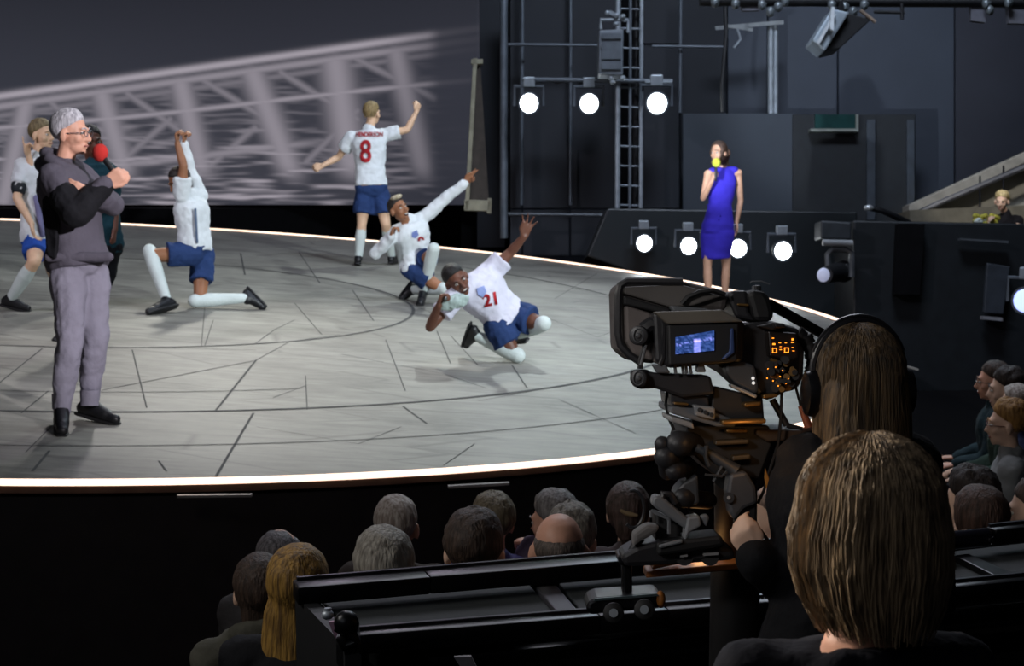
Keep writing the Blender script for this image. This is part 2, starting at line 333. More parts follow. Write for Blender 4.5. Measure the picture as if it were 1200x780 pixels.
# stair string on the right
cream = mat('cream_plaster', '9a978c', rough=.7, var=.06, vscale=2); cream2 = mat('cream_band', '8f8c84', rough=.6)
sw = thing('staircase', 'cream sloping stair side with a pale handrail behind the usher', 'stairs', D(1130, 250, 21))
g = MB(); g.prism([(1066, 246), (1212, 178), (1212, 262), (1066, 262)], 20.9, 21.2); g.build('side_wall', cream, sw, shade=False)
g = MB(); g.prism([(1065, 240), (1212, 173), (1212, 186), (1074, 249), (1065, 251)], 20.55, 20.9); g.build('string_board', cream2, sw, shade=False, bevel=.01)
g = MB(); g.chain([D(1066, 254, 20.4), D(1100, 238, 20.4), D(1212, 191, 20.4)], .035, 8); g.build('handrail', mat('stair_rail', '55565c', rough=.4), sw)
g = MB(); g.cyl(D(1148.5, 206, 20.4), D(1148.5, 250, 20.4), .012); g.cyl(D(1176, 194, 20.4), D(1176, 240, 20.4), .012); g.build('baluster', mat('dark_metal', '22242a', rough=.4, metal=.6), sw)
g = MB(); g.prism([(1066, 246), (1212, 240), (1212, 262), (1066, 262)], 20.2, 20.88); g.build('ledge', mat('tan_ledge', '6a6455', rough=.7), sw, shade=False)
# leaning empty scenery frame
fr = thing('leaning_frame', 'tall cream wooden frame leaning at the edge of the backcloth', 'frame', D(560, 248, 22.6))
def bar(g, a, b, wpx, d, th=.09):
    a, b = V(a), V(b); t = V((-(b-a).y, (b-a).x)).normalized()*wpx/2
    g.prism([tuple(a+t), tuple(b+t), tuple(b-t), tuple(a-t)], d, d+th)
for a, b, wd in (((557, 68), (547, 246), 5), ((574, 232), (573, 250), 5), ((544, 240), (575, 241), 13), ((552, 72), (566, 72), 6)):
    g = MB(); bar(g, a, b, wd, 22.5); g.build('frame_rail', mat('frame_cream', 'a9a48c', rough=.6), fr, shade=False, bevel=.008)
g = MB(); g.prism([(559, 76), (563, 76), (573, 236), (550, 234)], 22.58, 22.64); g.build('back_panel', mat('frame_back', '4e463f', rough=.8), fr, shade=False)

# ---------------------------------------------------------------- rigging
steel = mat('steel', 'a9b2ba', rough=.4, metal=.35); gun = mat('gunmetal', '6b737c', rough=.45, metal=.25); dk = mat('rig_black', '141518', rough=.5)
def pole(name, label, x0, y0, x1, y1, d, r, m=gun, cat='pole'):
    g = MB(); g.cyl(D(x0, y0, d), D(x1, y1, d), r, n=14); o = g.build(name, m); tag(o, label, cat); return o
pole('scaffold_pole', 'thick vertical grey pole right of the leaning cream frame', 590.5, -30, 590.5, 279, 22.2, .05)
pole('scaffold_pole', 'thin upright tube left of the first bright lamp', 612.5, -30, 611, 240, 22.7, .025)
pole('scaffold_pole', 'thin upright tube behind the middle bright lamp', 669, -30, 668.5, 240, 22.8, .02)
pole('scaffold_pole', 'thin upright tube right of the third bright lamp', 798, -30, 797, 132, 22.3, .022)
pole('cross_tube', 'high horizontal tube running from the thick pole to the loudspeaker', 592, 52, 704, 53, 22.4, .022)
pole('cross_tube', 'short high horizontal tube right of the lattice mast', 764, 54, 852, 55, 22.2, .02)
pole('cross_tube', 'low horizontal tube near the foot of the thick pole', 594, 251, 706, 252, 22.4, .025, mat('tube_dim', '5e6369', rough=.4, metal=.3))
mast = thing('lattice_mast', 'tall grey lattice mast with ladder rungs behind the stage', 'mast', D(737, 244, 21.8))
for x, r, m in ((723.5, .035, steel), (738, .02, gun), (751, .028, steel)):
    g = MB(); g.cyl(D(x+1, -30, 21.8), D(x, 244, 21.8), r); g.build('chord', m, mast)
for y in [10+i*23 for i in range(11)]:
    g = MB(); g.cyl(D(724, y, 21.8), D(751, y+1, 21.8), .014, n=8); g.build('rung', gun, mast)
g = MB(); g.cyl(D(746, -30, 22), D(746, 243, 22), .05); g.build('cable_duct', dk, mast)
sp = thing('loudspeaker', 'grey box loudspeaker in a yoke hung on the lattice mast', 'speaker', D(716, 60, 21.2))
g = MB(); g.prism([(702, 35), (731, 34), (730, 88), (702, 87)], 21.1, 21.5); g.build('cabinet', mat('speaker_grey', '747c85', rough=.45, bump=.2, bscale=120), sp, shade=False, bevel=.02)
g = MB(); [g.prism([(705, y), (728, y), (728, y+h), (705, y+h)], 21.06, 21.1) for y, h in ((39, 6), (49, 20), (72, 9))]; g.build('grille', mat('speaker_grille', '5d656e', rough=.5, bump=.6, bscale=200), sp, shade=False)
g = MB(); g.chain([D(704, 34, 21.2), D(704, 23, 21.2), D(736, 23, 21.2), D(736, 38, 21.2)], .022, 6); g.build('yoke', steel, sp)
g = MB(); [g.ell(D(x, y, 21.15), (.035, .03, .03), n=8, m=6) for x, y in ((712, 15), (722, 18), (730, 19), (722, 28), (716, 91), (730, 91), (718, 96))]; g.beam(D(714, 14, 21.2), D(734, 24, 21.2), .03, .05); g.build('clamp', steel, sp)
truss = thing('lighting_bar', 'short dark bar carrying the three bright lamps', 'bar', D(700, 95, 21.9))
g = MB(); g.cyl(D(612, 93, 21.72), D(788, 95, 21.72), .03); g.build('tube', gun, truss); g = MB()
g.chain([D(x, y, 21.8) for x, y in ((632, 96), (640, 91), (652, 97), (665, 94), (690, 97), (705, 93), (712, 96))], .02, 6); g.build('cable', dk, truss)
g = MB(); g.prism([(756, 93), (788, 93), (788, 97), (756, 97)], 21.67, 21.72); g.build('bracket', steel, truss)
# bright lamps: built once, then copied
lens_m = mat('lamp_lens_lit', 'ffffff', emit='f4fbff', es=14)
def lamp_thing():
    t = thing('stage_lamp_head', '', 'stage lamp', (0, 0, 0), 'lit stage lamps facing the house')
    g = MB(); g.cyl((0, 0, 0), (0, .26, 0), .115, .09, n=20); g.build('lamp_body', dk, t)
    g = MB(); g.ell((0, -.005, 0), (.1, .02, .1), n=24, m=9); g.build('lens', lens_m, t)
    g = MB(); g.cyl((0, -.012, 0), (0, .02, 0), .112, n=24); g.build('bezel', gun, t)
    g = MB(); g.chain([(-.15, .1, -.02), (-.15, .1, .17), (.15, .1, .17), (.15, .1, -.02)], .018, 6); g.build('yoke', gun, t)
    g = MB(); g.box((0, .1, .21), (.12, .1, .1)); g.build('clamp', steel, t, shade=False, bevel=.01)
    return t
L0 = lamp_thing()
desc = [(620, 121, 21.6, 'bright round lamp on the bar, nearest the thick pole'), (690.5, 121.5, 21.6, 'bright round lamp in the middle of the bar'), (770, 121, 21.6, 'bright round lamp on the bar right of the lattice mast'),
        (755, 285, SD(755, 322)+.6, 'bright low lamp farthest left along the platform'), (807, 288, SD(807, 332)+.6, 'bright low lamp just left of the blue dress'), (865, 291, SD(865, 345)+.6, 'bright low lamp beside the hanging hand of the woman in blue'), (917.5, 294, SD(917, 357)+.7, 'bright low lamp farthest right along the platform')]
for i, (x, y, d, lb) in enumerate(desc):
    o = L0 if i == 0 else copy_tree(L0)
    o.location = D(x, y, d); o['label'] = lb; s_ = 1.22 if y < 200 else 1.0; s_ *= (1.08 if x == 770 else 1) ; o.scale = (s_*1.0, s_, s_*1.06)
    dirv = (V((0, 0, CZ)) - o.location).normalized(); o.rotation_euler = (-PITCH*.3, 0, 0)
    l = bpy.data.lights.new('lamp_beam', 'SPOT'); l.energy = 14 if y < 200 else 5; l.color = (.85, .95, 1); l.spot_size = 1.0; l.spot_blend = 1; l.shadow_soft_size = .08
    q = bpy.data.objects.new('lamp_beam', l); COL.objects.link(q); q.location = o.location + V((0, -.16, 0)); aim(q, o.location + V((0, -6, -1.6)))
# moving head lamp with pale lens
mh = thing('moving_light', 'black moving head lamp with pale lens below a grey housing', 'stage lamp', D(980, 300, 18))
g = MB(); g.prism([(962, 258), (998, 260), (998, 281), (962, 280)], 18, 18.4); g.build('housing', mat('housing_grey', '2c3136', rough=.5), mh, shade=False, bevel=.02)
g = MB(); g.cyl(D(964, 284, 17.95), D(999, 285, 17.95), .035); g.build('mount_bar', mat('mount_pale', '8c9093', rough=.4), mh)
g = MB(); g.chain([D(971, 318, 18), D(970, 298, 18), D(976, 292, 18), D(990, 292, 18), D(998, 296, 18), D(998, 325, 18)], .035, 8); g.build('yoke', mat('yoke_grey', '5a5e62', rough=.4, metal=.4), mh)
g = MB(); g.cyl(D(967, 322, 17.75), D(986, 318, 18.1), .085, .11); g.ell(D(988, 318, 18.1), (.12, .12, .12)); g.build('lamp_body', dk, mh)
g = MB(); g.ell(D(965, 322, 17.72), (.068, .03, .075), n=18, m=8); g.build('lens', mat('pale_lens', 'b8bccb', rough=.15, emit='a9b0d0', es=.55), mh)
o = L0.copy(); COL.objects.link(o)
for ch in [x for x in COL.objects if x.parent == L0]:
    c = ch.copy(); COL.objects.link(c); c.parent = o
    if c.name.startswith('lens'): c.data = c.data.copy(); c.data.materials[0] = mat('blue_lens', '9aa8ff', emit='9fb0ff', es=2.0)
o['label'] = 'dim bluish lamp cut by the right edge of the picture'; o.location = D(1201, 352, 17.6); o.rotation_euler = (0, 0, -.4)
# ceiling gear on the right
tb = thing('rig_pipe', 'black ceiling pipe along the top right edge with clamps', 'pipe', D(1020, 2, 19.5))
g = MB(); g.cyl(D(820, 1, 19.5), D(1240, 3, 19.5), .06); g.build('pipe', dk, tb)
for x, y in ((838, 3), (862, 5), (893, 6), (903, 14), (912, 8), (920, 2), (975, 6), (990, 8), (1000, 14), (1013, 6), (1156, 5), (1160, 12), (1182, 4)):
    g = MB(); g.ell(D(x, y, 19.4), (.05, .04, .06), n=8, m=6); g.chain([D(x-3, y-4, 19.42), D(x, y+3, 19.36), D(x+4, y-2, 19.4)], .02, 6); g.build('clamp', mat('clamp_grey', '7e868a', rough=.4, metal=.5), tb)
for pl in ([(866, 0), (893, 0), (890, 12), (870, 12)], [(1138, 5), (1156, 6), (1155, 26), (1138, 24)], [(1181, 6), (1212, 6), (1212, 28), (1182, 27)]):
    g = MB(); g.prism(pl, 19.5, 19.6); g.build('junction_plate', mat('plate_grey', '60616a', rough=.6), tb, shade=False)
g = MB(); g.cyl(D(1057, 4, 19.3), D(1057, 23, 19.3), .02); g.cyl(D(1024, 14, 19.3), D(1060, 15, 19.3), .018); g.build('stem', dk, tb)
bp_ = thing('boom_post', 'upright grey post with a short sideways arm near the ceiling', 'post', D(905, 132, 20.6))
g = MB(); g.cyl(D(903.5, 26, 22.95), D(903.5, 250, 22.95), .045); g.cyl(D(909, 26, 22.95), D(909, 250, 22.95), .03); g.build('post', steel, bp_)
g = MB(); g.beam(D(838, 33, 22.85), D(918, 26, 22.85), .06, .05); g.beam(D(850, 30, 22.82), D(882, 35, 22.82), .04, .04); g.build('arm', mat('arm_pale', 'a8adaf', rough=.4, metal=.3), bp_, shade=False)
g = MB(); g.chain([D(864, 34, 22.82), D(868, 46, 22.82), D(860, 56, 22.82)], .018, 6); g.build('hook', steel, bp_)
g = MB(); g.chain([D(849, -20, 21), D(851, 40, 21), D(846, 100, 21), D(847, 131, 21)], .025, 6); o = g.build('hanging_cable', dk); tag(o, 'black cable hanging left of the boom post', 'cable')
fl = thing('flood_lamp', 'silver grey flood lamp tilted down from the ceiling pipe', 'stage lamp', D(985, 20, 19))
g = MB(); g.prism([(952, 47), (975, 10), (996, 14), (967, 60)], 18.8, 19.3); g.build('lamp_body', mat('flood_silver', 'a9b6c0', rough=.4, metal=.3), fl, shade=False, bevel=.02)
g = MB(); g.prism([(968, 60), (994, 16), (1022, 22), (985, 56)], 18.9, 19.4); g.build('barn_door', dk, fl, shade=False, bevel=.01)
g = MB(); g.prism([(957, 50), (977, 16), (980, 17), (960, 52)], 18.74, 18.79); g.prism([(974, 8), (978, 8), (977, 36), (973, 34)], 18.7, 18.76); g.build('side_rib', mat('flood_rib', 'dfe6ea', rough=.4), fl, shade=False)
g = MB(); g.cyl(D(986, 16, 19), D(986, 2, 19.5), .03); g.build('hanger', dk, fl)
g = MB(); g.cyl(D(1008, 12, 18.9), D(1026, 26, 18.9), .02); g.build('handle', mat('tan_rod', '8c7a6a'), fl)
# small desk gear by the usher
dsk = thing('desk_lamp', 'small black gooseneck desk lamp by the foot of the stairs', 'lamp', D(1062, 262, 18.9))
g = MB(); g.chain([D(1020, 244, 18.6), D(1034, 247, 18.6), D(1050, 254, 18.7), D(1064, 262, 18.9)], [.03, .03, .035, .05], 8); g.build('neck', dk, dsk)
g = MB(); g.ell(D(1018, 243.5, 18.55), (.055, .04, .035), n=10, m=7); g.build('lamp_head', mat('desk_lamp_head', 'c9ced0', rough=.3, metal=.5), dsk)

# ---------------------------------------------------------------- people
LEN = dict(le=.172, re=.172, lw=.148, rw=.148, lk=.245, rk=.245, la=.238, ra=.238, lt=.115, rt=.115)
PAR = dict(le='ls', re='rs', lw='le', rw='re', lk='lh', rk='rh', la='lk', ra='rk', lt='la', rt='ra')
def joints(D0, H, **s):
    J = {}; dep = {}
    for k in ('pel', 'neck', 'head', 'ls', 'rs', 'lh', 'rh', 'le', 're', 'lw', 'rw', 'lk', 'rk', 'la', 'ra', 'lt', 'rt', 'wst'):
        if k not in s: continue
        x, y, z = s[k]
        if isinstance(z, str) and z[0] == 'g':            # resting that high above the stage boards
            dd = D0
            for i in range(6): dd = SD(x, y + float(z[1:])*FP/dd)
            dep[k] = dd-D0; J[k] = D(x, y, dd); continue
        if isinstance(z, str):
            p = PAR[k]; P0 = J[p]; L = LEN[k]*H; sg = 1 if z == '+' else -1; best = None
            for i in range(60):
                dd = dep[p] + sg*L*i/59; e = abs((D(x, y, D0+dd)-P0).length - L)
                if best is None or e < best[0]: best = (e, dd)
            z = best[1]
        dep[k] = z; J[k] = D(x, y, D0+z)
    return J
def hand_geo(g, w, d, n, sgn, curls, s=1.0, spread=.0, thumb=.5):
    """w wrist, d direction, n palm-facing normal, sgn thumb side, curls five-finger bends in radians (index..little)"""
    d = d.normalized(); n = (n - d*n.dot(d)).normalized(); t = d.cross(n).normalized()*sgn
    off = (.030, .010, -.010, -.029); pl = (.086, .09, .086, .078); fl = ((.042, .026, .02), (.046, .029, .021), (.042, .027, .02), (.033, .02, .018))
    for i in range(4):
        k = w + (d*pl[i] + t*off[i]*1.0)*s; g.cap(w + t*off[i]*.55*s, k, .0155*s, .0125*s, 8)
        a = 0; p = k; tt = (d + t*spread*(1.5-i)*.6).normalized()
        for j, l in enumerate(fl[i]):
            a += curls[i]*(1.0, 1.1, .7)[j]/1.3
            q = p + (tt*math.cos(a) + n*math.sin(a))*l*s; g.cap(p, q, (.0095-.001*j)*s, (.009-.001*j)*s, 8); p = q
    b = w + (d*.022 + t*.025)*s; m = b + (d*.035 + t*.028*(1-thumb*.3) + n*.016*thumb)*s; e = m + (d*.03 + t*.012*(1-2*thumb) + n*.018*thumb)*s; f = e + (d*.022 - t*.012*thumb*1.5 + n*.008*thumb)*s
    g.cap(b, m, .016*s, .012*s, 8); g.cap(m, e, .0115*s, .0105*s, 8); g.cap(e, f, .0105*s, .009*s, 8)
FIST = (1.35, 1.4, 1.4, 1.4); OPEN = (.12, .1, .15, .2); RELAX = (.45, .55, .6, .65); POINT = (.05, 1.4, 1.45, 1.5); GRIP = (1.0, 1.05, 1.1, 1.15)
def headframe(f, u=V((0, 0, 1))):
    f = V(f).normalized(); x = f.cross(V(u)).normalized(); return x, f, x.cross(f).normalized()
def head_geo(g, c, F, s, female=False, nose=1.0, mouth_open=False):
    X, Y, U = F
    P = lambda x, y, z: c + (X*x + Y*y + U*z)*s
    E = lambda x, y, z, a, b, h: g.ell(P(x, y, z), (a*s, b*s, h*s), X, Y, U)
    jw = .9 if female else 1.0
    E(0, -.012, .03, .076, .096, .09); E(0, .028, -.01, .066*jw, .066, .088); E(0, .03, -.07, .052*jw, .056, .045); E(0, .07, -.098, .022*jw, .018, .017)
    E(0, .0, -.055, .056*jw, .055, .04)
    for q in (-1, 1):
        E(q*.042, .058, -.03, .022, .022, .02); E(q*.083, -.008, -.012, .014, .021, .036); g.cap(P(q*.012, .094, .024), P(q*.042, .082, .026), .009*s, .008*s, 8)
        E(q*.011, .098, -.036, .009, .012, .008)
    g.cap(P(0, .09, .012), P(0, .112*nose, -.032), .009*s, .0125*s, 8)
    if not mouth_open: g.cap(P(-.018, .086, -.062), P(.018, .086, -.062), .0085*s, .0085*s, 8); g.cap(P(-.013, .086, -.073), P(.013, .086, -.073), .009*s, .009*s, 8)
    else: g.cap(P(-.02, .083, -.055), P(.02, .083, -.055), .008*s, .008*s, 8); g.cap(P(-.015, .08, -.087), P(.015, .08, -.087), .009*s, .009*s, 8)
def face_parts(par, c, F, s, brow, mouth_open=False, lips=None, glasses=None, beard=None):
    X, Y, U = F; P = lambda x, y, z: c + (X*x + Y*y + U*z)*s
    for q in (-1, 1):
        g = MB(); g.ell(P(q*.032, .081, .004), (.0125*s, .011*s, .0085*s), X, Y, U, 10, 7); e = g.build('eye', mat('eye_white', 'e4e0da', rough=.2), par)
        g = MB(); g.ell(P(q*.032, .0905, .004), (.0055*s, .003*s, .0058*s), X, Y, U, 10, 7); g.build('iris', mat('iris', '241a14', rough=.15), e)
        g = MB(); g.chain([P(q*.015, .100, .026), P(q*.032, .097, .032), P(q*.048, .086, .027)], [.003*s, .0042*s, .0028*s], 6); g.build('eyebrow', brow, par)
    if mouth_open:
        g = MB(); g.ell(P(0, .086, -.071), (.023*s, .009*s, .0145*s), X, Y, U, 14, 8); m = g.build('mouth', mat('mouth_dark', '3c1414', rough=.5), par)
        g = MB(); g.ell(P(0, .0905, -.064), (.018*s, .006*s, .0055*s), X, Y, U, 12, 6); g.build('teeth', mat('teeth', 'efeae2', rough=.25), m)
    else:
        g = MB(); g.cap(P(-.019, .0915, -.067), P(.019, .0915, -.067), .0055*s, .0055*s, 6); g.build('lips', lips or mat('lips', 'a05a50', rough=.4), par)
    if glasses:
        g = MB()
        for q in (-1, 1):
            g.chain([P(q*(.033+.022*math.cos(a)), .106, .002+.016*math.sin(a)) for a in [2*PI*k/14 for k in range(14)]], .002*s, 5, True); g.chain([P(q*.055, .104, .006), P(q*.08, .06, .006), P(q*.083, -.005, .0)], .0022*s, 5)
        g.chain([P(-.011, .108, .006), P(.011, .108, .006)], .002*s, 5); g.build('glasses', glasses, par)
def hair_cap(g, c, F, s, style, th, seed=0):
    X, Y, U = F; nu, nv = 48, 30; rings = []
    for j in range(nv+1):
        t = max(.03, min(PI-.03, PI*j/nv)); r = []
        for i in range(nu):
            a = 2*PI*i/nu; d = V((math.sin(t)*math.cos(a), math.sin(t)*math.sin(a), -math.cos(t)))
            if style == 'short': v = d.z - (-.12 + (.74*d.y if d.y > 0 else max(-.62, 2.2*d.y)))
            elif style == 'bald': v = min(d.z - (-.15 + .6*d.y) if d.y > -.3 else d.z+.6, .25 - d.z)
            elif style == 'receding': v = min(d.z - (-.22 + .62*d.y) if d.y > -.3 else d.z+.6, 0.62 - d.z*(1 if d.y > -.1 else .6))
            else: v = d.z - (-1.2 if d.y < .25 else -1.2+2.1*smoothstep(.25, .78, d.y))
            q = smoothstep(-.07, .09, v) if style != 'bald' else smoothstep(-.25, .35, v); k = 1.0 + .03*math.sin(a*17+seed+3*d.z) + .3*noise.noise(d*4+V((seed, 0, 0)))
            tt = th*k*(.95+.35*smoothstep(-.2, .9, d.z))*(1 if style == 'long' else .22+.78*smoothstep(.0, .8, v))*q - .012*(1-q)
            p = V((d.x*(.078+tt), -.012+d.y*(.098+tt), .03+d.z*(.092+tt)))
            r.append(c + (X*p.x + Y*p.y + U*p.z)*s)
        rings.append(r)
    g.loft(rings)
def torso_geo(g, J, H, prof, t0=-.1, t1=1.0, extra=0.0):
    """prof: list of (t, half width, half depth); t runs from pelvis 0 to neck 1"""
    sp = J['neck']-J['pel']; hx = (J['rh']-J['lh']); sx = (J['rs']-J['ls']); mid = J.get('wst', (J['pel']+J['neck'])/2)
    k = H/1.8; rings = []
    for t, a, b in prof:
        if t < t0 or t > t1: continue
        tt = max(t, 0); c = J['pel']*(1-tt)**2 + mid*2*tt*(1-tt) + J['neck']*tt*tt if 'wst' in J else J['pel'].lerp(J['neck'], t)
        if 'wst' in J and t < 0: c = J['pel'] + (J['pel']-mid)*(-t)*2
        x = (hx.normalized()*(1-tt) + sx.normalized()*tt); z = sp.normalized(); x = (x - z*x.dot(z)).normalized(); y = z.cross(x)
        e = extra; rings.append([c + x*((a*k+e)*math.copysign(abs(math.cos(q))**.85, math.cos(q))) + y*((b*k+e)*math.copysign(abs(math.sin(q))**.85, math.sin(q))) for q in [2*PI*i/24 for i in range(24)]])
    g.loft(rings)
MALE = [(-.17, .10, .08), (-.08, .15, .11), (.02, .165, .118), (.2, .148, .108), (.4, .143, .105), (.6, .162, .115), (.78, .175, .118), (.9, .16, .10), (.98, .10, .075)]
FEM = [(-.17, .10, .08), (-.08, .155, .11), (.04, .162, .112), (.2, .138, .098), (.4, .112, .085), (.6, .132, .10), (.72, .142, .118), (.86, .138, .09), (.98, .07, .06)]
def limb(g, a, b, r0, r1, bulge=0, at=.35, n=12):
    if bulge: m = a.lerp(b, at); g.cap(a, m, r0, bulge, n); g.cap(m, b, bulge, r1, n)
    else: g.cap(a, b, r0, r1, n)
def person(label, J, H=1.8, vox=.009, skin=None, face=(0, -1, 0), tilt=(0, 0, 1), hair=None, top=None, bottom=None, socks=None, shoes=None, hands=None, female=False, mouth=False, glasses=None, group=None, legs=True, facial=True, bulk=1.0, cvox=None):
    k = H/1.8; base = J['pel'].copy(); base.z = min(J[q].z for q in J) - .04
    P = thing('person', label, 'person', base, group); prof = FEM if female else MALE; prof = [(t, a*bulk, b*bulk) for t, a, b in prof]
    F = headframe(face, tilt); s = k*(1.0 if not female else .97)*1.02; hc = J['head']
    g = MB(); torso_geo(g, J, H, prof)
    for a, b in (('ls', 'rs'),): g.cap(J[a], J[b], .05*k, .05*k)
    g.cap(J['neck']-(J['head']-J['neck'])*.15, hc - F[2]*.06*s - F[1]*.012*s, (.056 if not female else .047)*k, (.052 if not female else .043)*k)
    head_geo(g, hc, F, s, female, mouth_open=mouth)
    m = .86 if female else 1.0
    for a, b, c in (('ls', 'le', 'lw'), ('rs', 're', 'rw')):
        if b not in J: continue
        limb(g, J[a], J[b], .052*k*m, .038*k*m, .046*k*m, .45); limb(g, J[b], J[c], .038*k*m, .026*k*m, .039*k*m, .3)
    if legs:
        for a, b, c, d in (('lh', 'lk', 'la', 'lt'), ('rh', 'rk', 'ra', 'rt')):
            if b not in J: continue
            limb(g, J[a], J[b], .085*k*m, .054*k*m, .078*k*m, .35); limb(g, J[b], J[c], .053*k*m, .036*k*m, .056*k*m, .32)
            if d in J: g.cap(J[c], J[d].lerp(J[c], .35), .029*k, .018*k)
    if hands:
        for w, spec in zip(('lw', 'rw'), hands):
            if spec and w in J: hand_geo(g, J[w], V(spec[0]), V(spec[1]), spec[2], spec[3], k*(spec[5] if len(spec) > 5 else 1)*(.9 if female else 1), spec[4] if len(spec) > 4 else 0)
    g.build('body', skin, P, vox=vox, smooth=2)
    cv = cvox or vox*1.4
    if facial: face_parts(P, hc, F, s, hair[1] if hair else skin, mouth, glasses=glasses)
    elif glasses: face_parts(P, hc, F, s, hair[1], mouth, glasses=glasses)
    if hair:
        g = MB(); hair_cap(g, hc, F, s, hair[0], hair[2]*s, hash(label) % 50 if False else len(label))
        if len(hair) > 3: hair[3](g, hc, F, s)
        g.build('hair', hair[1], P, vox=(max(.005, vox*.8) if hair[0] == 'long' else 0), smooth=1 if hair[0] == 'long' else 0)
    if top:
        e = top.get('off', .014)*k; g = MB(); torso_geo(g, J, H, prof, top.get('hem', -.1), .99, e)
        g.cap(J['ls'], J['rs'], .052*k+e, .052*k+e); top.get('low') or g.cap(J['neck']-(J['neck']-J['pel'])*.1, J['neck']+(J['head']-J['neck'])*.08, .08*k, .058*k+e*.6)
        for i, (a, b, c) in enumerate((('ls', 'le', 'lw'), ('rs', 're', 'rw'))):
            sl = top['sleeve']; sl = sl[i] if isinstance(sl, tuple) else sl
            if b not in J or sl == 'none': continue
            if sl == 'short': q = J[a].lerp(J[b], .6); g.ell(J[a], (.056*k*m+e,)*3); g.flat(J[a], q, .056*k*m+e, .058*k*m+e*1.3)
            else: limb(g, J[a], J[b], .054*k*m+e, .040*k*m+e, .05*k*m+e, .45); limb(g, J[b], J[c].lerp(J[b], .03), .041*k*m+e, .031*k*m+e*.8)
        if top.get('hood'):
            b_ = (J['neck']-F[1]*.06*k) ; g.chain([J['neck'] + (F[1]*.09*math.cos(a) + F[0]*.1*math.sin(a))*k + V((0, 0, .035-.05*math.cos(a)))*k for a in [2*PI*i/16 for i in range(16)]], .036*k, 8, True); g.ell(J['neck']-F[1]*.085*k+V((0, 0, .01)), (.09*k, .055*k, .06*k))
        P['__'] = 0; del P['__']
        tp = g.build(top.get('name', 'shirt'), top['mat'], P, vox=cv, smooth=2, disp=top.get('disp', (.08, .03*k)))
    if bottom:
        e = bottom.get('off', .02)*k; g = MB(); kind = bottom['kind']
        torso_geo(g, J, H, prof, -.18, bottom.get('waist', .1), e*.55)
        for a, b, c in (('lh', 'lk', 'la'), ('rh', 'rk', 'ra')):
            if b not in J: continue
            if kind == 'shorts': q = J[a].lerp(J[b], bottom.get('len', .7)); g.ell(J[a], (.09*k*m+e*.6,)*3); g.flat(J[a], q, .09*k*m+e*.6, .078*k*m+e*1.3)
            elif kind == 'pants': limb(g, J[a], J[b], .088*k*m+e*.6, .058*k*m+e, .08*k*m+e, .35); limb(g, J[b], J[c], .056*k*m+e, .038*k*m+e*.6, .06*k*m+e*.8, .32)
        g.build(bottom.get('name', kind), bottom['mat'], P, vox=cv, smooth=2, disp=bottom.get('disp', (.09, .03*k)))
    if socks and legs:
        for b, c in (('lk', 'la'), ('rk', 'ra')):
            if b not in J: continue
            g = MB(); sr_ = (.062 if isinstance(socks, tuple) else .052); limb(g, J[b].lerp(J[c], socks[1] if isinstance(socks, tuple) else .1), J[c], sr_*k*m, .042*k, .064*k*m, .3); g.build('sock', socks[0] if isinstance(socks, tuple) else socks, P, vox=cv, smooth=1)
    if shoes and legs:
        for c, d in (('la', 'lt'), ('ra', 'rt')):
            if d not in J: continue
            f = (J[d]-J[c]).normalized(); sh = (J[c]-J['lk' if c == 'la' else 'rk']).normalized(); y = (sh - f*sh.dot(f)).normalized()
            g = MB(); hl = J[c] - f*.035*k + y*.03*k; g.cap(hl, J[d]+y*.006*k, .04*k, .034*k); g.cap(J[c], J[d].lerp(J[c], .35)+y*.01, .046*k, .042*k); g.cap(J[c]-y*.02*k, hl, .045*k, .04*k)
            so = g.build('shoe', shoes, P, vox=cv*.8, smooth=2)
            x = f.cross(y).normalized(); g = MB(); Hb = J[c]+y*.056*k; Tb = J[d]+y*.024*k; ee = (Tb-Hb).normalized(); LL = (Tb-Hb).length; fr_ = [(-.07, .024), (-.045, .036), (.0, .036), (LL*.6, .040), (LL*.95, .04), (LL+.035, .024)]
            R = [[Hb + ee*u + x*(sgn*wd*k) + y*h*k for sgn, h in ((-1, -.004), (1, -.004), (1, .014), (-1, .014))] for u, wd in fr_]; g.loft(R); g.build('sole', mat('shoe_sole', '1b1b1d', rough=.6), so, bevel=.004)
    return P, F, s
def ground(J, keys, f=lambda p: None): pass

white = cloth('kit_white', 'dfe4e8', var=.03, bump=.25); navy = cloth('kit_navy', '2a3f6c', var=.08); sockw = cloth('sock_white', 'd8e2e0', var=.04, bscale=80)
skL = skinm('skin_light', 'e6bd9c'); skP = skinm('skin_pale', 'e8c0a6'); skD = skinm('skin_dark', '6e4636'); skM = skinm('skin_brown', '9c6a4c'); skR = skinm('skin_ruddy', 'dfa88e')
boot = mat('boot_black', '15161a', rough=.45); red = mat('kit_red', 'c0202c', rough=.8); redw = mat('kit_print_pale', '8795a5', rough=.8)
def print_text(par, txt, c, X, U, size, m, name='print', w=1.0, k=.5):
    cu = bpy.data.curves.new(name, 'FONT'); cu.body = txt; cu.size = size; cu.align_x = 'CENTER'; cu.align_y = 'CENTER'; cu.extrude = .002; cu.offset = .0035*k
    o = bpy.data.objects.new(name, cu); COL.objects.link(o); dg = bpy.context.evaluated_depsgraph_get(); me = bpy.data.meshes.new_from_object(o.evaluated_get(dg)); bpy.data.objects.remove(o)
    X = X.normalized(); U = (U - X*U.dot(X)).normalized(); Zn = X.cross(U)
    M = Matrix.Translation(c) @ Matrix((X*w, U, Zn)).transposed().to_4x4(); me.transform(M); me.materials.clear(); me.materials.append(m)
    o = bpy.data.objects.new(name, me); COL.objects.link(o); o.parent = par; o.matrix_parent_inverse = Matrix.Translation(-par.location); return o
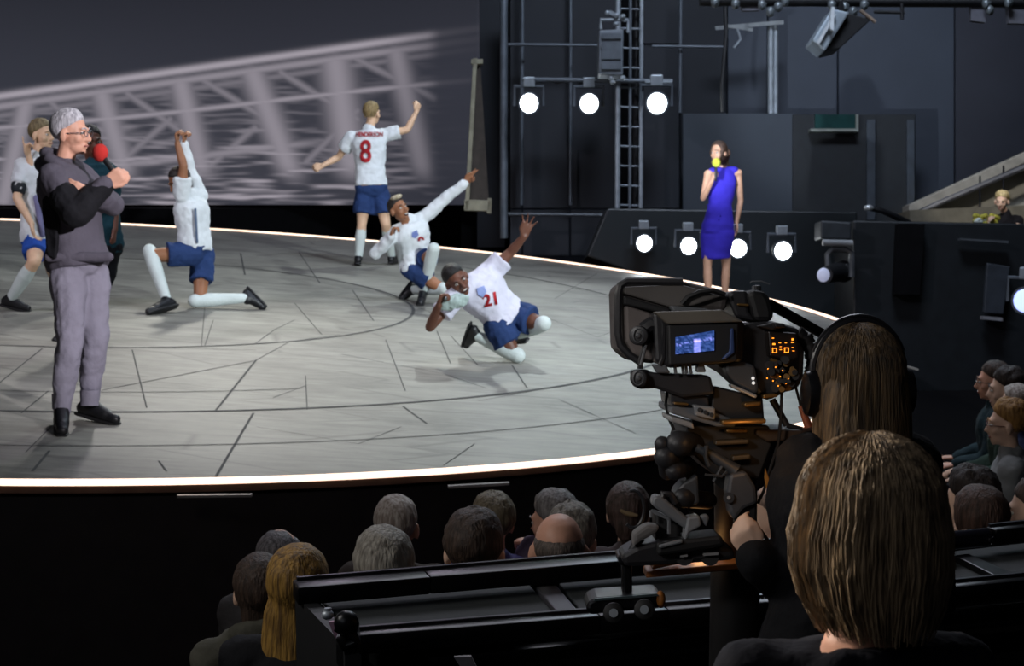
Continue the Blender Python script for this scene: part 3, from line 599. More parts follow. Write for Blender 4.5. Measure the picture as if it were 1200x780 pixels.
def wrap_print(o, P, surf, push, toward):
    """press flat print onto the garment it is printed on"""
    from mathutils.bvhtree import BVHTree
    bt = BVHTree.FromPolygons([v.co for v in surf.data.vertices], [p.vertices for p in surf.data.polygons])
    toward = toward.normalized()
    bm = bmesh.new(); bm.from_mesh(o.data); bmesh.ops.subdivide_edges(bm, edges=[e for e in bm.edges if e.calc_length() > .03], cuts=2); bm.to_mesh(o.data); bm.free()
    for v in o.data.vertices:
        h, nn, i, dd = bt.ray_cast(v.co - toward*.5, toward)
        if h: v.co = h - toward*push
def kid(P, n):
    for o in COL.objects:
        if o.parent == P and o.name.split('.')[0] == n: return o

# ================= performers on the stage
# --- presenter with the red microphone
d0 = SD(95, 497)
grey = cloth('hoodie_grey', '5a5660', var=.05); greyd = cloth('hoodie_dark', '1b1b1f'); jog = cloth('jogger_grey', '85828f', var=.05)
J = joints(d0, 1.82, pel=(92, 306, 0), wst=(86, 255, 0), neck=(74, 196, .02), head=(83, 156, 0), ls=(61, 208, -.14), rs=(90, 204, .2), lh=(80, 322, -.06), rh=(108, 320, .07),
    le=(88, 250, -.28), lw=(124, 216, -.2), re=(133, 240, .1), rw=(104, 226, -.17), lk=(82, 398, -.14), rk=(111, 399, .02), la=(72, 482, 'g.09'), ra=(105, 475, 'g.09'), lt=(73, 503, 'g.035'), rt=(135, 490, 'g.035'))
m1, F, s = person('grey-haired man in grey hoodie and joggers talking into red microphone', J, 1.82, .0075, skR, face=(.97, -.18, -.03), tilt=(-.05, 0, 1),
    hair=('short', hairm('hair_silver', 'd0ced2', '8c8a90'), .013), top=dict(mat=grey, sleeve='long', off=.026, hem=-.09, name='hoodie', hood=True, disp=(.16, .035)),
    bottom=dict(kind='pants', mat=jog, off=.018, name='joggers', disp=(.1, .03)), shoes=boot, hands=(((.8, .1, .6), (.1, 1, 0), -1, (1.2, 1.2, 1.25, 1.3), 0, 1.1), ((-.8, -.3, .35), (0, 1, 0), 1, RELAX)), glasses=mat('glasses_metal', '9a9aa0', rough=.25, metal=.8))
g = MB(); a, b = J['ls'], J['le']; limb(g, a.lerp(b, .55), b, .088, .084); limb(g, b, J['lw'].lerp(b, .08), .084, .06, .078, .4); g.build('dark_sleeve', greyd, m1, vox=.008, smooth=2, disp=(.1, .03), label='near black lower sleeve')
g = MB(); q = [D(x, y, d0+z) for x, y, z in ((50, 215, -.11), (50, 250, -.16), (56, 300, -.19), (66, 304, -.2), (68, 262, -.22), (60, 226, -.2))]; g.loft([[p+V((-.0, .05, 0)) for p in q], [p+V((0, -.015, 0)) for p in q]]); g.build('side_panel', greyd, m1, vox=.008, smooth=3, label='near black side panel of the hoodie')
g = MB(); [g.cap(D(x0, y0, d0-.17), D(x1, y1, d0-.12), .03, .03) for x0, y0, x1, y1 in ((58, 301, 127, 301),)]; g.ell(D(93, 302, d0), (.2, .16, .035)); g.build('waistband', grey, m1, vox=.008, smooth=1)
for k_, (x, y) in (('a', (72, 470)), ('b', (105, 466))):
    g = MB(); g.cyl(D(x, y-9, d0+.01), D(x, y+9, d0+.01), .055, .052); g.build('cuff', jog, m1)
mic = thing('microphone', 'black handheld microphone with round red foam, held by the grey-haired man', 'microphone', D(120, 182, d0-.17))
g = MB(); g.cap(D(121, 184, d0-.17), D(143, 215, d0-.165), .018, .014); g.build('handle', dk, mic)
g = MB(); g.ell(D(117.5, 179, d0-.17), (.045, .045, .052)); g.build('foam_windshield', mat('foam_red', 'c9322c', rough=.95, bump=.5, bscale=300), mic)

# --- captain, partly behind the presenter
d1 = SD(15, 362)
J = joints(d1, 1.78, pel=(46, 277, 0), neck=(44, 185, 0), head=(49, 158, 0), ls=(27, 193, -.08), rs=(60, 192, .1), lh=(42, 286, -.06), rh=(56, 284, .08), le=(20, 232, '-'), lw=(37, 262, '-'), re=(44, 222, -.1), rw=(34, 184, -.12),
    lk=(40, 307, -.25), rk=(62, 318, .02), la=(12, 351, 'g.09'), ra=(80, 352, 'g.09'), lt=(32, 360, 'g.035'), rt=(100, 359, 'g.035'))
captain, F, s = person('young player with white captain armband and raised finger at left edge', J, 1.78, .008, skL, face=(.9, -.42, .0), hair=('short', hairm('hair_fair', '8a7a58', '5a4c34'), .014),
    top=dict(mat=white, sleeve='short', hem=-.14), bottom=dict(kind='shorts', mat=cloth('kit_blue', '2d55b0'), len=.55), socks=sockw, shoes=boot, hands=(((.2, -.3, -.9), (.6, 0, 0), 1, RELAX), ((-.2, 0, 1), (.9, -.3, 0), -1, POINT)))
a, b = J['ls'], J['le']; g = MB(); limb(g, a.lerp(b, .5), a.lerp(b, .72), .066, .064); ab = g.build('armband', mat('armband_black', '1a2026', rough=.7), captain)
c = a.lerp(b, .61); print_text(captain, 'C', c + V((.01, -.068, 0)), V((1, -.1, 0)), V((0, 0, 1)), .09, mat('print_white', 'e8eaec', rough=.7), 'armband_letter')
g = MB(); g.cap(D(43, 232, d1-.16), D(50, 275, d1-.15), .03, .025); g.build('side_stripe', cloth('stripe_lilac', '7f7ea6'), captain, vox=.01, smooth=1)
# --- hidden player with dark teal shirt
d2 = 12.6
J = joints(d2, 1.76, pel=(118, 290, 0), neck=(111, 192, 0), head=(106, 167, 0), ls=(98, 200, -.02), rs=(128, 200, .08), lh=(108, 300, -.03), rh=(126, 300, .05), le=(96, 245, '-'), lw=(100, 284, '-'), re=(134, 238, .05), rw=(134, 270, -.05),
    lk=(95, 345, -.05), rk=(112, 350, 0), la=(78, 390, .15), ra=(112, 392, .05), lt=(66, 398, .05), rt=(120, 398, -.1))
person('player in dark teal top almost hidden behind the grey-haired man', J, 1.76, .010, skD, face=(.5, -.8, 0), hair=('short', hairm('hair_black', '1a1614', '0c0a0a'), .01), top=dict(mat=cloth('top_teal', '1f4450'), sleeve='short'),
    bottom=dict(kind='pants', mat=cloth('pants_black', '15171c')), shoes=boot, hands=(((0, 0, -1), (1, 0, 0), 1, RELAX), ((0, 0, -1), (-1, 0, 0), -1, FIST)))
# --- kneeling player with both arms up
d3 = SD(232, 360)
J = joints(d3, 1.78, pel=(229, 290, 0), neck=(222, 226, 0), head=(212, 212, -.04), ls=(213, 228, -.14), rs=(235, 229, .14), lh=(225, 297, -.08), rh=(238, 297, .1), le=(215, 194, -.2), lw=(208, 168, -.16), re=(222, 199, .12), rw=(216, 169, .05),
    lk=(177, 299, -.2), rk=(234, 352, 'g.07'), la=(196, 354, 'g.09'), ra=(291, 349, .1), lt=(174, 364, 'g.035'), rt=(307, 360, .12))
J['neck'] = D(223, 232, d3); J['head'] = D(211, 212, d3-.1)
kneel, F, s = person('player kneeling on one knee with both fists raised straight up', J, 1.78, .008, skM, face=(-.75, -.45, -.5), tilt=(-.2, 0, 1), hair=('short', hairm('hair_dark', '2c211b', '17110e'), .005),
    top=dict(mat=white, sleeve=('short', 'long'), hem=-.12, off=.018), bottom=dict(kind='shorts', mat=navy, len=.6, off=.026), socks=(sockw, -.1), shoes=boot, hands=(((-.1, 0, 1), (1, 0, 0), 1, FIST), ((-.05, 0, 1), (1, 0, 0), 1, FIST)))
g = MB(); g.cap(D(229, 245, d3-.19), D(231, 284, d3-.17), .012, .012); g.build('side_stripe', cloth('stripe_slate', '5f6f88'), kneel, vox=.008)
# --- player with number 8
d4 = SD(420, 312)
J = joints(d4, 1.84, pel=(435, 219, 0), neck=(432, 152, 0), head=(436, 133, 0), ls=(412, 161, 0), rs=(455, 157, .02), lh=(427, 230, 0), rh=(446, 229, .04), le=(397, 184, .12), lw=(378, 194, .05), re=(477, 152, .02), rw=(488, 131, .05),
    lk=(424, 262, -.02), rk=(452, 262, .02), la=(420, 302, 'g.09'), ra=(459, 301, 'g.09'), lt=(419, 305, 'g.035'), rt=(465, 304, 'g.035'))
p8, F, s = person('fair-haired player seen from behind with red number 8', J, 1.84, .009, skL, face=(.45, .85, .05), hair=('short', hairm('hair_sand', '9a8358', '6b5838'), .012), female=False,
    top=dict(mat=white, sleeve='short', hem=-.06, off=.02), bottom=dict(kind='shorts', mat=navy, len=.64, off=.03), socks=sockw, shoes=boot, hands=(((-.9, -.1, -.35), (.2, .9, -.2), -1, FIST), ((.3, 0, 1), (-.6, .6, 0), 1, FIST)), facial=False)
sh = kid(p8, 'shirt')
o = print_text(p8, '8', D(427, 179, d4-.3), V((1, 0, 0)), V((.03, 0, 1)), .34, red, 'shirt_number', .8, 2.2); wrap_print(o, p8, sh, .014, V((0, 1, 0)))
o = print_text(p8, 'HENDERSON', D(431, 158, d4-.3), V((1, 0, 0)), V((.03, 0, 1)), .072, red, 'shirt_name', .72, .5); wrap_print(o, p8, sh, .014, V((0, 1, 0)))
# --- kneeling player pointing up
d5 = SD(500, 355)
J = joints(d5, 1.76, pel=(488, 313, .06), wst=(483, 288, .05), neck=(480, 259, -.02), head=(467, 245, -.12), ls=(466, 271, -.06), rs=(496, 255, .06), lh=(481, 314, 0), rh=(494, 312, .1), le=(440, 297, -.12), lw=(459, 277, -.26), re=(521, 233, .05), rw=(545, 214, .0),
    lk=(517, 338, -.05), rk=(507, 296, -.22), la=(482, 340, .2), ra=(496, 343, 'g.09'), lt=(472, 350, .2), rt=(493, 354, 'g.035'))
pt, F, s = person('player kneeling with one long-sleeved arm pointing up, other hand at mouth', J, 1.76, .008, skM, face=(.62, -.72, .25), tilt=(-.45, .1, 1), hair=('short', hairm('hair_fade', '2b2420', '15110f'), .007), mouth=True,
    top=dict(mat=white, sleeve='long', hem=-.1, off=.018), bottom=dict(kind='shorts', mat=navy, len=.6, off=.026), socks=(sockw, -.1), shoes=boot, hands=(((.3, -.2, 1), (.6, -.3, 0), -1, FIST), ((.75, -.1, .65), (.3, -.9, 0), -1, (.05, .1, 1.3, 1.4), .1)))
g = MB(); g.ell(J['head']+F[2]*.112+F[1]*.03, (.055, .07, .025), F[0], F[1], F[2]); g.build('blond_quiff', hairm('hair_bleach', 'd8cdb4', '9a8a6a'), pt)
sh = kid(pt, 'shirt')
g = MB(); g.prism([(480, 276), (486, 273), (488, 279), (484, 283), (480, 281)], d5-.5, d5-.49); cr = g.build('crest', mat('crest_blue', '6f7fb8', rough=.8), pt, shade=False); wrap_print(cr, pt, sh, .012, V((0, 1, 0)))
o = print_text(pt, '9', D(491, 288, d5-.5), V((1, 0, .1)), V((-.3, 0, 1)), .13, red, 'shirt_number', .9, 1); wrap_print(o, pt, sh, .022, V((0, 1, 0)))
# --- sliding player
d6 = SD(600, 425)
J = joints(d6, 1.8, pel=(591, 372, .1), wst=(576, 352, .1), neck=(554, 331, -.02), head=(535, 328, -.16), ls=(536, 345, -.12), rs=(577, 316, .08), lh=(582, 381, .04), rh=(600, 367, .16), le=(504, 383, -.2), lw=(514, 358, -.36), re=(598, 296, .08), rw=(614, 277, .0),
    lk=(602, 414, 'g.07'), rk=(634, 380, .02), la=(556, 392, .08), ra=(606, 392, .36), lt=(547, 404, .16), rt=(594, 396, .5))
sl, F, s = person('player 21 sliding on his knees with one open hand flung up', J, 1.8, .0078, skD, face=(.36, -.88, -.12), tilt=(-.55, -.2, .9), hair=('short', hairm('hair_jet', '191412', '0b0908'), .008), mouth=True,
    top=dict(mat=cloth('kit_lilac', 'd9d8e8', var=.03), sleeve='short', hem=-.1, off=.026, disp=(.12, .035)), bottom=dict(kind='shorts', mat=navy, len=.66, off=.03), socks=(sockw, -.1), shoes=boot,
    hands=(((.35, -.1, .9), (.7, -.3, -.2), -1, FIST), ((.3, -.1, .95), (.2, -.9, 0), -1, OPEN, .55)))
sh = kid(sl, 'shirt')
o = print_text(sl, '21', D(575, 361, d6-.6), V((1, 0, .18)), V((-.25, 0, 1)), .13, red, 'shirt_number', .95, 1.2); wrap_print(o, sl, sh, .01, V((0, 1, 0)))
g = MB(); g.prism([(557, 346), (566, 343), (569, 350), (565, 357), (559, 354)], d6-.6, d6-.59); cr = g.build('crest', mat('crest_pale', '8c9cd0', rough=.8), sl, shade=False); wrap_print(cr, sl, sh, .012, V((0, 1, 0)))
g = MB(); g.ell(D(531, 354, d6-.33), (.13, .05, .055), X=V((.93, 0, .3)), Zx=V((-.3, 0, .93))); g.build('shirt_fold', cloth('kit_mint', 'b9ccc8'), sl, vox=.008, smooth=1, disp=(.04, .03), label='bunched pale green shirt front in his fist')
# --- woman in blue
d7 = SD(838, 357)
J = joints(d7, 1.68, pel=(841, 267, 0), neck=(848, 197, .02), head=(842, 179, -.03), ls=(830, 204, -.03), rs=(865, 203, .03), lh=(832, 276, 0), rh=(850, 276, .03), le=(824, 232, -.1), lw=(834, 213, -.26), re=(868, 235, .08), rw=(863, 262, .0),
    lk=(829, 312, -.05), rk=(851, 312, 0), la=(830, 349, 'g.08'), ra=(849, 349, 'g.08'), lt=(826, 356, 'g.03'), rt=(848, 356, 'g.03'))
def wavy(g, c, F, s):
    X, Y, U = F
    for q, l in ((-1, .17), (1, .15)):
        for k in range(4): g.chain([c + (X*q*(.062+.012*k*.5) + Y*(.03-.035*k) + U*(.03-l*t/5 ))*s + X*(.012*math.sin(t*1.5+k))*s for t in range(6)], [.024*s*(1-.1*t) for t in range(6)], 8)
bluem = cloth('dress_blue', '3a30b8', var=.05, bump=.12)
lady, F, s = person('woman in sleeveless royal blue dress speaking into yellow microphone', J, 1.68, .008, skinm('skin_warm', 'c99c80'), face=(-.62, -.75, .02), hair=('long', hairm('hair_brown', '4c3528', '2a1c14'), .014, wavy), female=True,
    hands=(((.15, -.2, .9), (.8, .4, 0), 1, GRIP), ((0, 0, -1), (-.8, -.3, 0), -1, RELAX)), shoes=mat('heel_nude', '7a5a4c', rough=.4))
g = MB(); pr = [(-.1, .165, .125), (.04, .17, .128), (.2, .148, .11), (.4, .122, .096), (.6, .142, .112), (.72, .152, .130), (.84, .148, .112), (.93, .12, .09), (.99, .085, .07)]
torso_geo(g, J, 1.68, pr, extra=.006)
g.cap(J['ls'].lerp(J['neck'], .3), J['neck']+V((0, 0, -.04)), .056, .06); g.cap(J['rs'].lerp(J['neck'], .3), J['neck']+V((0, 0, -.04)), .056, .06)
Rg = []
for t in range(7):
    c = D(841-.3*t, 270+t*5.4, d7); wd = (.172, .176, .172, .166, .158, .152, .148)[t]; Rg.append([c + V((wd*math.cos(q), (wd*.74)*math.sin(q), 0)) for q in [2*PI*i/28 for i in range(28)]])
g.loft(Rg); g.build('dress', bluem, lady, vox=.009, smooth=2, disp=(.2, .02))
g = MB()
for pts in (((832, 262), (838, 254), (848, 250), (858, 256)), ((829, 240), (837, 248), (845, 253)), ((832, 254), (842, 257), (858, 262))): g.chain([D(x, y, d7-.13+(abs(x-843)/90)) for x, y in pts], .009, 6)
g.build('waist_drape', bluem, lady)
mic = thing('microphone', 'dark microphone with yellow foam, held by the woman in blue', 'microphone', D(839, 190, d7-.3))
g = MB(); g.cap(D(839, 194, d7-.3), D(838.5, 211, d7-.3), .017, .014); g.build('handle', dk, mic)
g = MB(); g.ell(D(839.5, 190.5, d7-.31), (.045, .045, .048)); g.build('foam_windshield', mat('foam_yellow', 'b9c23a', rough=.9), mic)
# --- usher far right
J = joints(19.75, 1.66, pel=(1176, 302, 0), neck=(1179, 252, 0), head=(1174, 236, -.04), ls=(1163, 257, 0), rs=(1194, 258, .03), lh=(1168, 310, 0), rh=(1184, 310, 0), le=(1160, 280, '-'), lw=(1158, 262, -.3), re=(1192, 268, -.15), rw=(1170, 266, -.3))
person('short-haired blond woman in black holding flowers beside the stairs', J, 1.66, .010, skP, face=(-.45, -.88, -.1), hair=('short', hairm('hair_blond', 'd6c290', 'a08a58'), .022), female=True, top=dict(mat=cloth('top_black', '141216'), sleeve='short', hem=-.1), legs=False, hands=(((0, -.5, .6), (1, 0, 0), 1, GRIP), ((-1, 0, 0), (0, -1, 0), 1, GRIP)))
fb = thing('flower_bouquet', 'small bouquet of yellow and white flowers wrapped in paper', 'flowers', D(1155, 268, 19.5))
g = MB()
for i in range(26):
    g.ell(D(1141+random.random()*32, 252+random.random()*12, 19.42+random.random()*.08), (.035, .03, .03), n=7, m=5)
g.build('yellow_petals', mat('petal_yellow', 'b8b040', rough=.7), fb)
g = MB(); [g.ell(D(1144+random.random()*18, 256+random.random()*8, 19.38), (.035, .03, .02), n=7, m=5) for i in range(9)]; g.build('white_petals', mat('petal_white', 'cfd8d2', rough=.7), fb)
g = MB(); g.cyl(D(1154, 262, 19.5), D(1158, 275, 19.6), .14, .04, n=10); g.build('wrap', mat('paper_grey', '70766f', rough=.8), fb)

# ================= audience
def seated(hx, hy, d, f, H=1.72, lean=.0, arms='lap'):
    k = H/1.8; f = V((f[0], f[1], 0)).normalized(); r = V((f.y, -f.x, 0)); U = V((0, 0, 1)); h = D(hx, hy, d); J = {}
    J['head'] = h; J['neck'] = h - U*.175*k - f*.03*k; J['pel'] = J['neck'] - U*.5*k - f*(.05+lean)*k
    for q, a in ((-1, 'l'), (1, 'r')):
        J[a+'s'] = J['neck'] + r*q*.175*k - U*.045*k; J[a+'h'] = J['pel'] + r*q*.09*k - U*.03; J[a+'k'] = J[a+'h'] + f*.42*k + r*q*.05; J[a+'a'] = J[a+'k'] - U*.42*k + f*.03; J[a+'t'] = J[a+'a'] + f*.15*k - U*.03
        J[a+'e'] = J[a+'s'] - U*.26*k + r*q*.015 + f*.04*k; J[a+'w'] = J[a+'e'] + f*.2*k - U*.06*k - r*q*.08*k
        if arms == 'face' and q < 0: J['lw'] = h - U*.1 + f*.06 - r*.07; J['le'] = J['lw'] - U*.22 + f*.08 - r*.05
    return J
BACK = []
def viewer(label, hx, hy, d, f, hair, topm, H=1.72, female=False, skin=None, bulk=1.0, group=None, glasses=None, facial=False, arms='lap', head=None, hood=False, tilt=(0, 0, 1), hm=RELAX):
    J = seated(hx, hy, d, f, H, arms=arms); f3 = V((f[0], f[1], 0)).normalized()
    P, F, s = person(label, J, H, .0115, skin or skP, face=head or (f3.x, f3.y, -.05), tilt=tilt, hair=hair, female=female, facial=facial, glasses=glasses, bulk=bulk,
        top=dict(mat=topm, sleeve='long', hem=-.1, off=.025, hood=hood), bottom=dict(kind='pants', mat=cloth('trousers_dark', '1c1d26'), off=.02, disp=None), shoes=boot,
        hands=(((f3.x, f3.y, 0), (0, 0, -1), 1, hm), ((f3.x, f3.y, 0), (0, 0, -1), -1, hm)))
    BACK.append((J, f3)); return P, J, F, s
def mane(w=.085, dn=.2, back=.02, tail=.6, flare=0.0):
    def fn(g, c, F, s):
        X, Y, U = F; R = []
        for t in range(9):
            q = t/8; z = .06 - (dn+.06)*q; ww = (w*(1+flare*q))*min(1, .35+q*4)*(1-.25*(1-tail)*q*q) * (.9+.1*math.sin(min(1, q*2)*PI/2)); R.append([c + (X*(ww*math.cos(a)) + Y*(-.035-back*q + .072*(1-.35*q)*math.sin(a)) + U*z)*s for a in [2*PI*i/20 for i in range(20)]])
        g.loft(R)
    return fn
def bun(g, c, F, s):
    X, Y, U = F
    g.ell(c + (U*(-.035) - Y*.09)*s, (.055*s, .04*s, .075*s)); g.ell(c + (U*(-.1) - Y*.07)*s, (.03*s, .03*s, .05*s)); g.ell(c+(U*.06-Y*.075)*s, (.05*s, .03*s, .05*s))
hg1 = hairm('hair_grey', '8e8a88', '5b5654'); hw = hairm('hair_white', 'b5aca4', '86786e'); hd1 = hairm('hair_dark_brown', '4a3a30', '2a201a'); hb = hairm('hair_blonde_long', 'a8813c', '5e4522'); hsg = hairm('hair_salt', '8b857a', '5a544c')
jk = cloth('jacket_olive', '57564d'); blk = cloth('top_dark', '17181c'); 
viewer('seated man with thin grey hair and bald crown behind the two front-left women', 328, 655, 6.5, (.15, 1), ('receding', hairm('hair_iron', '6e6a6e', '3c393c'), .014), cloth('coat_grey', '3d3b3c'), skin=skR)
viewer('seated viewer with straight brown hair in an olive hooded jacket, lower left', 305, 694, 5.6, (-.25, 1), ('long', hd1, .018, mane(.078, .13, .0, .3)), jk, female=True, hood=True)
viewer('seated woman with long golden blond hair beside the rail corner', 350, 690, 5.0, (.1, 1), ('long', hb, .02, mane(.095, .42, .03, .9, .35)), blk, female=True)
viewer('seated man with spiky white hair and pink ears', 465, 618, 7.1, (.1, 1), ('short', hw, .014), cloth('coat_brown', '3a322e'), skin=skR, H=1.8)
viewer('seated woman with smooth silver grey bob in front of the spiky-haired man', 450, 668, 5.35, (-.1, 1), ('long', hairm('hair_silver_bob', 'a29e94', '6f6a62'), .026, mane(.088, .11, .0, .6)), blk, female=True)
viewer('seated man with short dark brown hair, ear showing on the left', 556, 647, 5.35, (.08, 1), ('short', hd1, .018), cloth('shirt_black', '1a1a20'), skin=skP, H=1.8)
viewer('seated viewer with tousled greyish blond hair and violet shirt', 577, 614, 7.2, (-.3, 1), ('short', hairm('hair_ash', '7f735c', '4d4434'), .022), cloth('shirt_violet', '4d4a7c'), skin=skR)
viewer('seated viewer with grey hair turned left resting face on hand', 648, 612, 7.2, (-.4, 1), ('short', hg1, .026), cloth('shirt_mauve', '4d4256'), skin=skR, head=(-.75, .55, -.1), facial=True, arms='face', H=1.7)
viewer('seated viewer with pale grey-blond hair just behind the bald man', 670, 633, 6.3, (.1, 1), ('short', hsg, .024), cloth('top_plum', '3a2c3c'), skin=skP)
viewer('seated bald man at the rail', 655, 646, 5.3, (0, 1), ('bald', hairm('hair_fringe', '6c6058', '4b433d'), .008), blk, skin=skR, H=1.8)
P_, J_, F_, s_ = viewer('seated woman with brown hair clipped up at the back', 736, 602, 7.0, (.1, 1), ('long', hairm('hair_up', '5c4a44', '35291f'), .02, bun), cloth('cardigan_grey', '5d5456'), female=True)
g = MB(); c = J_['head']; g.chain([c + (F_[0]*x - F_[1]*.125 + F_[2]*z)*s_ for x, z in ((-.03, .04), (-.005, .028), (.02, .022), (.045, .018))], [.006, .01, .01, .005], 8); g.build('hair_clip', mat('clip', 'a08a68', rough=.3), P_)
viewer('pale seated viewer looking left, seen below the television camera', 908, 603, 6.0, (-.6, .8), ('receding', hairm('hair_fine', 'a08878', '6e5a4e'), .008), cloth('shirt_pink', 'a07a78'), skin=skP, head=(-.9, .2, 0), facial=True)
# right block, looking left at the stage
FL = (-1, .25)
viewer('man with glasses leaning back, farthest in the right-hand row', 1164, 447, 10.6, FL, ('short', hd1, .014), cloth('jacket_teal', '22343a'), skin=skR, facial=True, glasses=mat('glasses_black', '0d0d0f', rough=.3))
viewer('dark-haired viewer in green cardigan, hands in lap, right-hand row', 1179, 457, 10.0, FL, ('short', hairm('hair_umber', '332620', '1c1410'), .024), cloth('cardigan_green', '2f4138'), skin=skP, facial=True)
viewer('grey-white-haired viewer in navy top, third along the right-hand row', 1190, 478, 9.4, FL, ('long', hw, .02, mane(.07, .12)), cloth('top_navy', '2a3350'), female=True, facial=True)
viewer('woman with short copper blond hair, glasses and pale grey sweater', 1180, 497, 8.7, FL, ('short', hairm('hair_copper', 'b08448', '7c5426'), .024), cloth('sweater_grey', '8e9192'), female=True, facial=True, glasses=mat('glasses_red', '5a2320', rough=.3), H=1.7)
viewer('seated viewer with dark curly hair behind the bobbed woman, lower right', 1134, 590, 6.8, (-.8, .6), ('short', hairm('hair_curly', '2e221c', '191210'), .034), blk, skin=skP, facial=True)
viewer('seated woman with brown bob by the right rail joint', 1146, 612, 6.2, (-.6, .8), ('long', hairm('hair_mahogany', '5d453a', '3a2a22'), .024, mane(.085, .12)), blk, female=True, skin=skP)
viewer('seated viewer in dusty pink cut by the right edge of the picture', 1210, 600, 6.8, FL, ('short', hd1, .02), cloth('top_pink', '8a5a60'), skin=skP, facial=True)
# stepped seating that carries them
benchm = mat('seating_step', '101014', rough=.9)
for i, (J, f) in enumerate(BACK):
    pass
def step(name, xs, y0, y1, z0, z1):
    g = MB(); g.box(((xs[0]+xs[1])/2, (y0+y1)/2, (z0+z1)/2), (xs[1]-xs[0], y1-y0, z1-z0)); struct(g.build(name, benchm, shade=False))
for i, (J, f) in enumerate(BACK):
    c = J['pel']; g = MB(); r = V((f.y, -f.x, 0)); zt = c.z-.135
    g.box((c.x-f.x*.02, c.y-f.y*.02, zt-.04), (.44, .44, .08), r, f); g.box((c.x-f.x*.02, c.y-f.y*.02, zt/2-.04), (.12, .3, zt-.08), r, f); struct(g.build('trim_2', benchm, shade=False))

# ================= camera operator and foreground woman
f0 = 3.65
J = joints(f0, 1.7, pel=(985, 800, .02), neck=(1003, 520, 0), head=(1006, 452, .02), ls=(950, 545, .02), rs=(1062, 548, .02), lh=(945, 820, 0), rh=(1035, 820, 0), le=(938, 690, .08), lw=(886, 654, -.02), re=(1090, 700, .1), rw=(1060, 690, .38))
opb = cloth('jacket_black', '121317', var=.05)
def longhair(g, c, F, s):
    X, Y, U = F; R = []
    for t in range(12):
        q = t/11; z = .1 - .37*q; ww = (.085+.02*math.sin(q*PI))*min(1, .3+q*3.5); R.append([c + (X*(ww*math.cos(a)) + Y*(-.05-.02*q + .07*math.sin(a)) + U*z)*s for a in [2*PI*i/22 for i in range(22)]])
    g.loft(R)
def strands(par, c, F, s, n, m, wid, dn, back, rad, curl=0, seed=1, name='hair_strands', side=0, out=.0):
    """fine locks of hair laid over the hair volume"""
    rnd = random.Random(seed); X, Y, U = F; g = MB()
    for i in range(n):
        a = rnd.uniform(-PI*.62, PI*.62); tilt_ = rnd.uniform(0, .95); L = dn*rnd.uniform(.82, 1.06); pts = []; ph = rnd.uniform(0, 6.28)
        for k in range(9):
            q = k/8; th = .15 + tilt_*.4 + q*1.5
            if k <= 4:
                th = min(PI/2, .12 + tilt_*.5 + k/4*(PI/2-.12-tilt_*.5)); r = V((math.sin(a)*math.sin(th)*wid, -.012 - math.cos(a)*math.sin(th)*back, .03+math.cos(th)*(.118)))
            else:
                h = (k-4)/4; r = V((math.sin(a)*(wid+out*math.sin(h*PI) - curl*(1 if a > 0 else 1+side*.7)*h**3*.06) + .004*math.sin(h*5+ph), -.012 - math.cos(a)*(back + out*.5*math.sin(h*PI) - curl*h*h*.03), .03 - L*h))
            r = V((r.x+rnd.uniform(-1, 1)*.002, r.y+rnd.uniform(-1, 1)*.002, r.z)); pts.append(c + (X*r.x + Y*r.y + U*r.z)*s)
        g.chain(pts, [rad*.6]+[rad]*6+[rad*.7, rad*.3], 4)
    return g.build(name, m, par, kind='stuff')
oph = hairm('hair_operator', '6b5538', '33281b')
op, F, s = person('camera operator with long fair hair, black jacket and headphones, seen from behind', J, 1.7, .006, skP, face=(-.12, 1, -.08), hair=('long', oph, .012, longhair), female=True, bulk=1.12,
    top=dict(mat=opb, sleeve='long', hem=-.1, off=.03, name='jacket', disp=(.12, .02)), legs=False, facial=False, hands=(((-.5, .1, .8), (.3, .9, 0), -1, (.9, 1.1, 1.2, 1.2), .1, .85), ((-.1, .9, .1), (-.5, 0, -.6), -1, GRIP)))
strands(op, J['head'], F, s, 420, oph, .101, .29, .118, .0026, .1, 5)
hp = thing('headphones', 'large black headphones worn by the camera operator', 'headphones', J['head'])
c = J['head']; X, Y, U = F
g = MB(); g.chain([c + (X*(.108*math.cos(a)) + U*(.03+.122*math.sin(a)))*s for a in [PI*i/14 for i in range(15)]], .009*s, 8); g.chain([c + (X*(.114*math.cos(a)) + U*(.032+.13*math.sin(a)))*s for a in [PI*(.12+.76*i/14) for i in range(15)]], .005*s, 6); g.build('headband', mat('headphone_black', '1c1c20', rough=.35), hp)
for q in (-1, 1):
    g = MB(); R = []
    for t, r in ((.085, .03), (.088, .042), (.105, .045), (.125, .04), (.13, .028)): R.append([c + (X*(q*t) + Y*(r*math.cos(a)) + U*(-.015 + r*1.25*math.sin(a)))*s for a in [2*PI*i/20 for i in range(20)]])
    g.loft(R); ec = g.build('ear_cup', mat('headphone_cup', '101013', rough=.3), hp)
    g = MB(); g.chain([c + (X*(q*.119) + Y*(.03*math.cos(a)) + U*(-.015 + .04*math.sin(a)))*s for a in [2*PI*i/20 for i in range(20)]], .003*s, 5, True); g.build('cup_ring', mat('headphone_ring', '5a4a4c', rough=.3, metal=.5), ec)
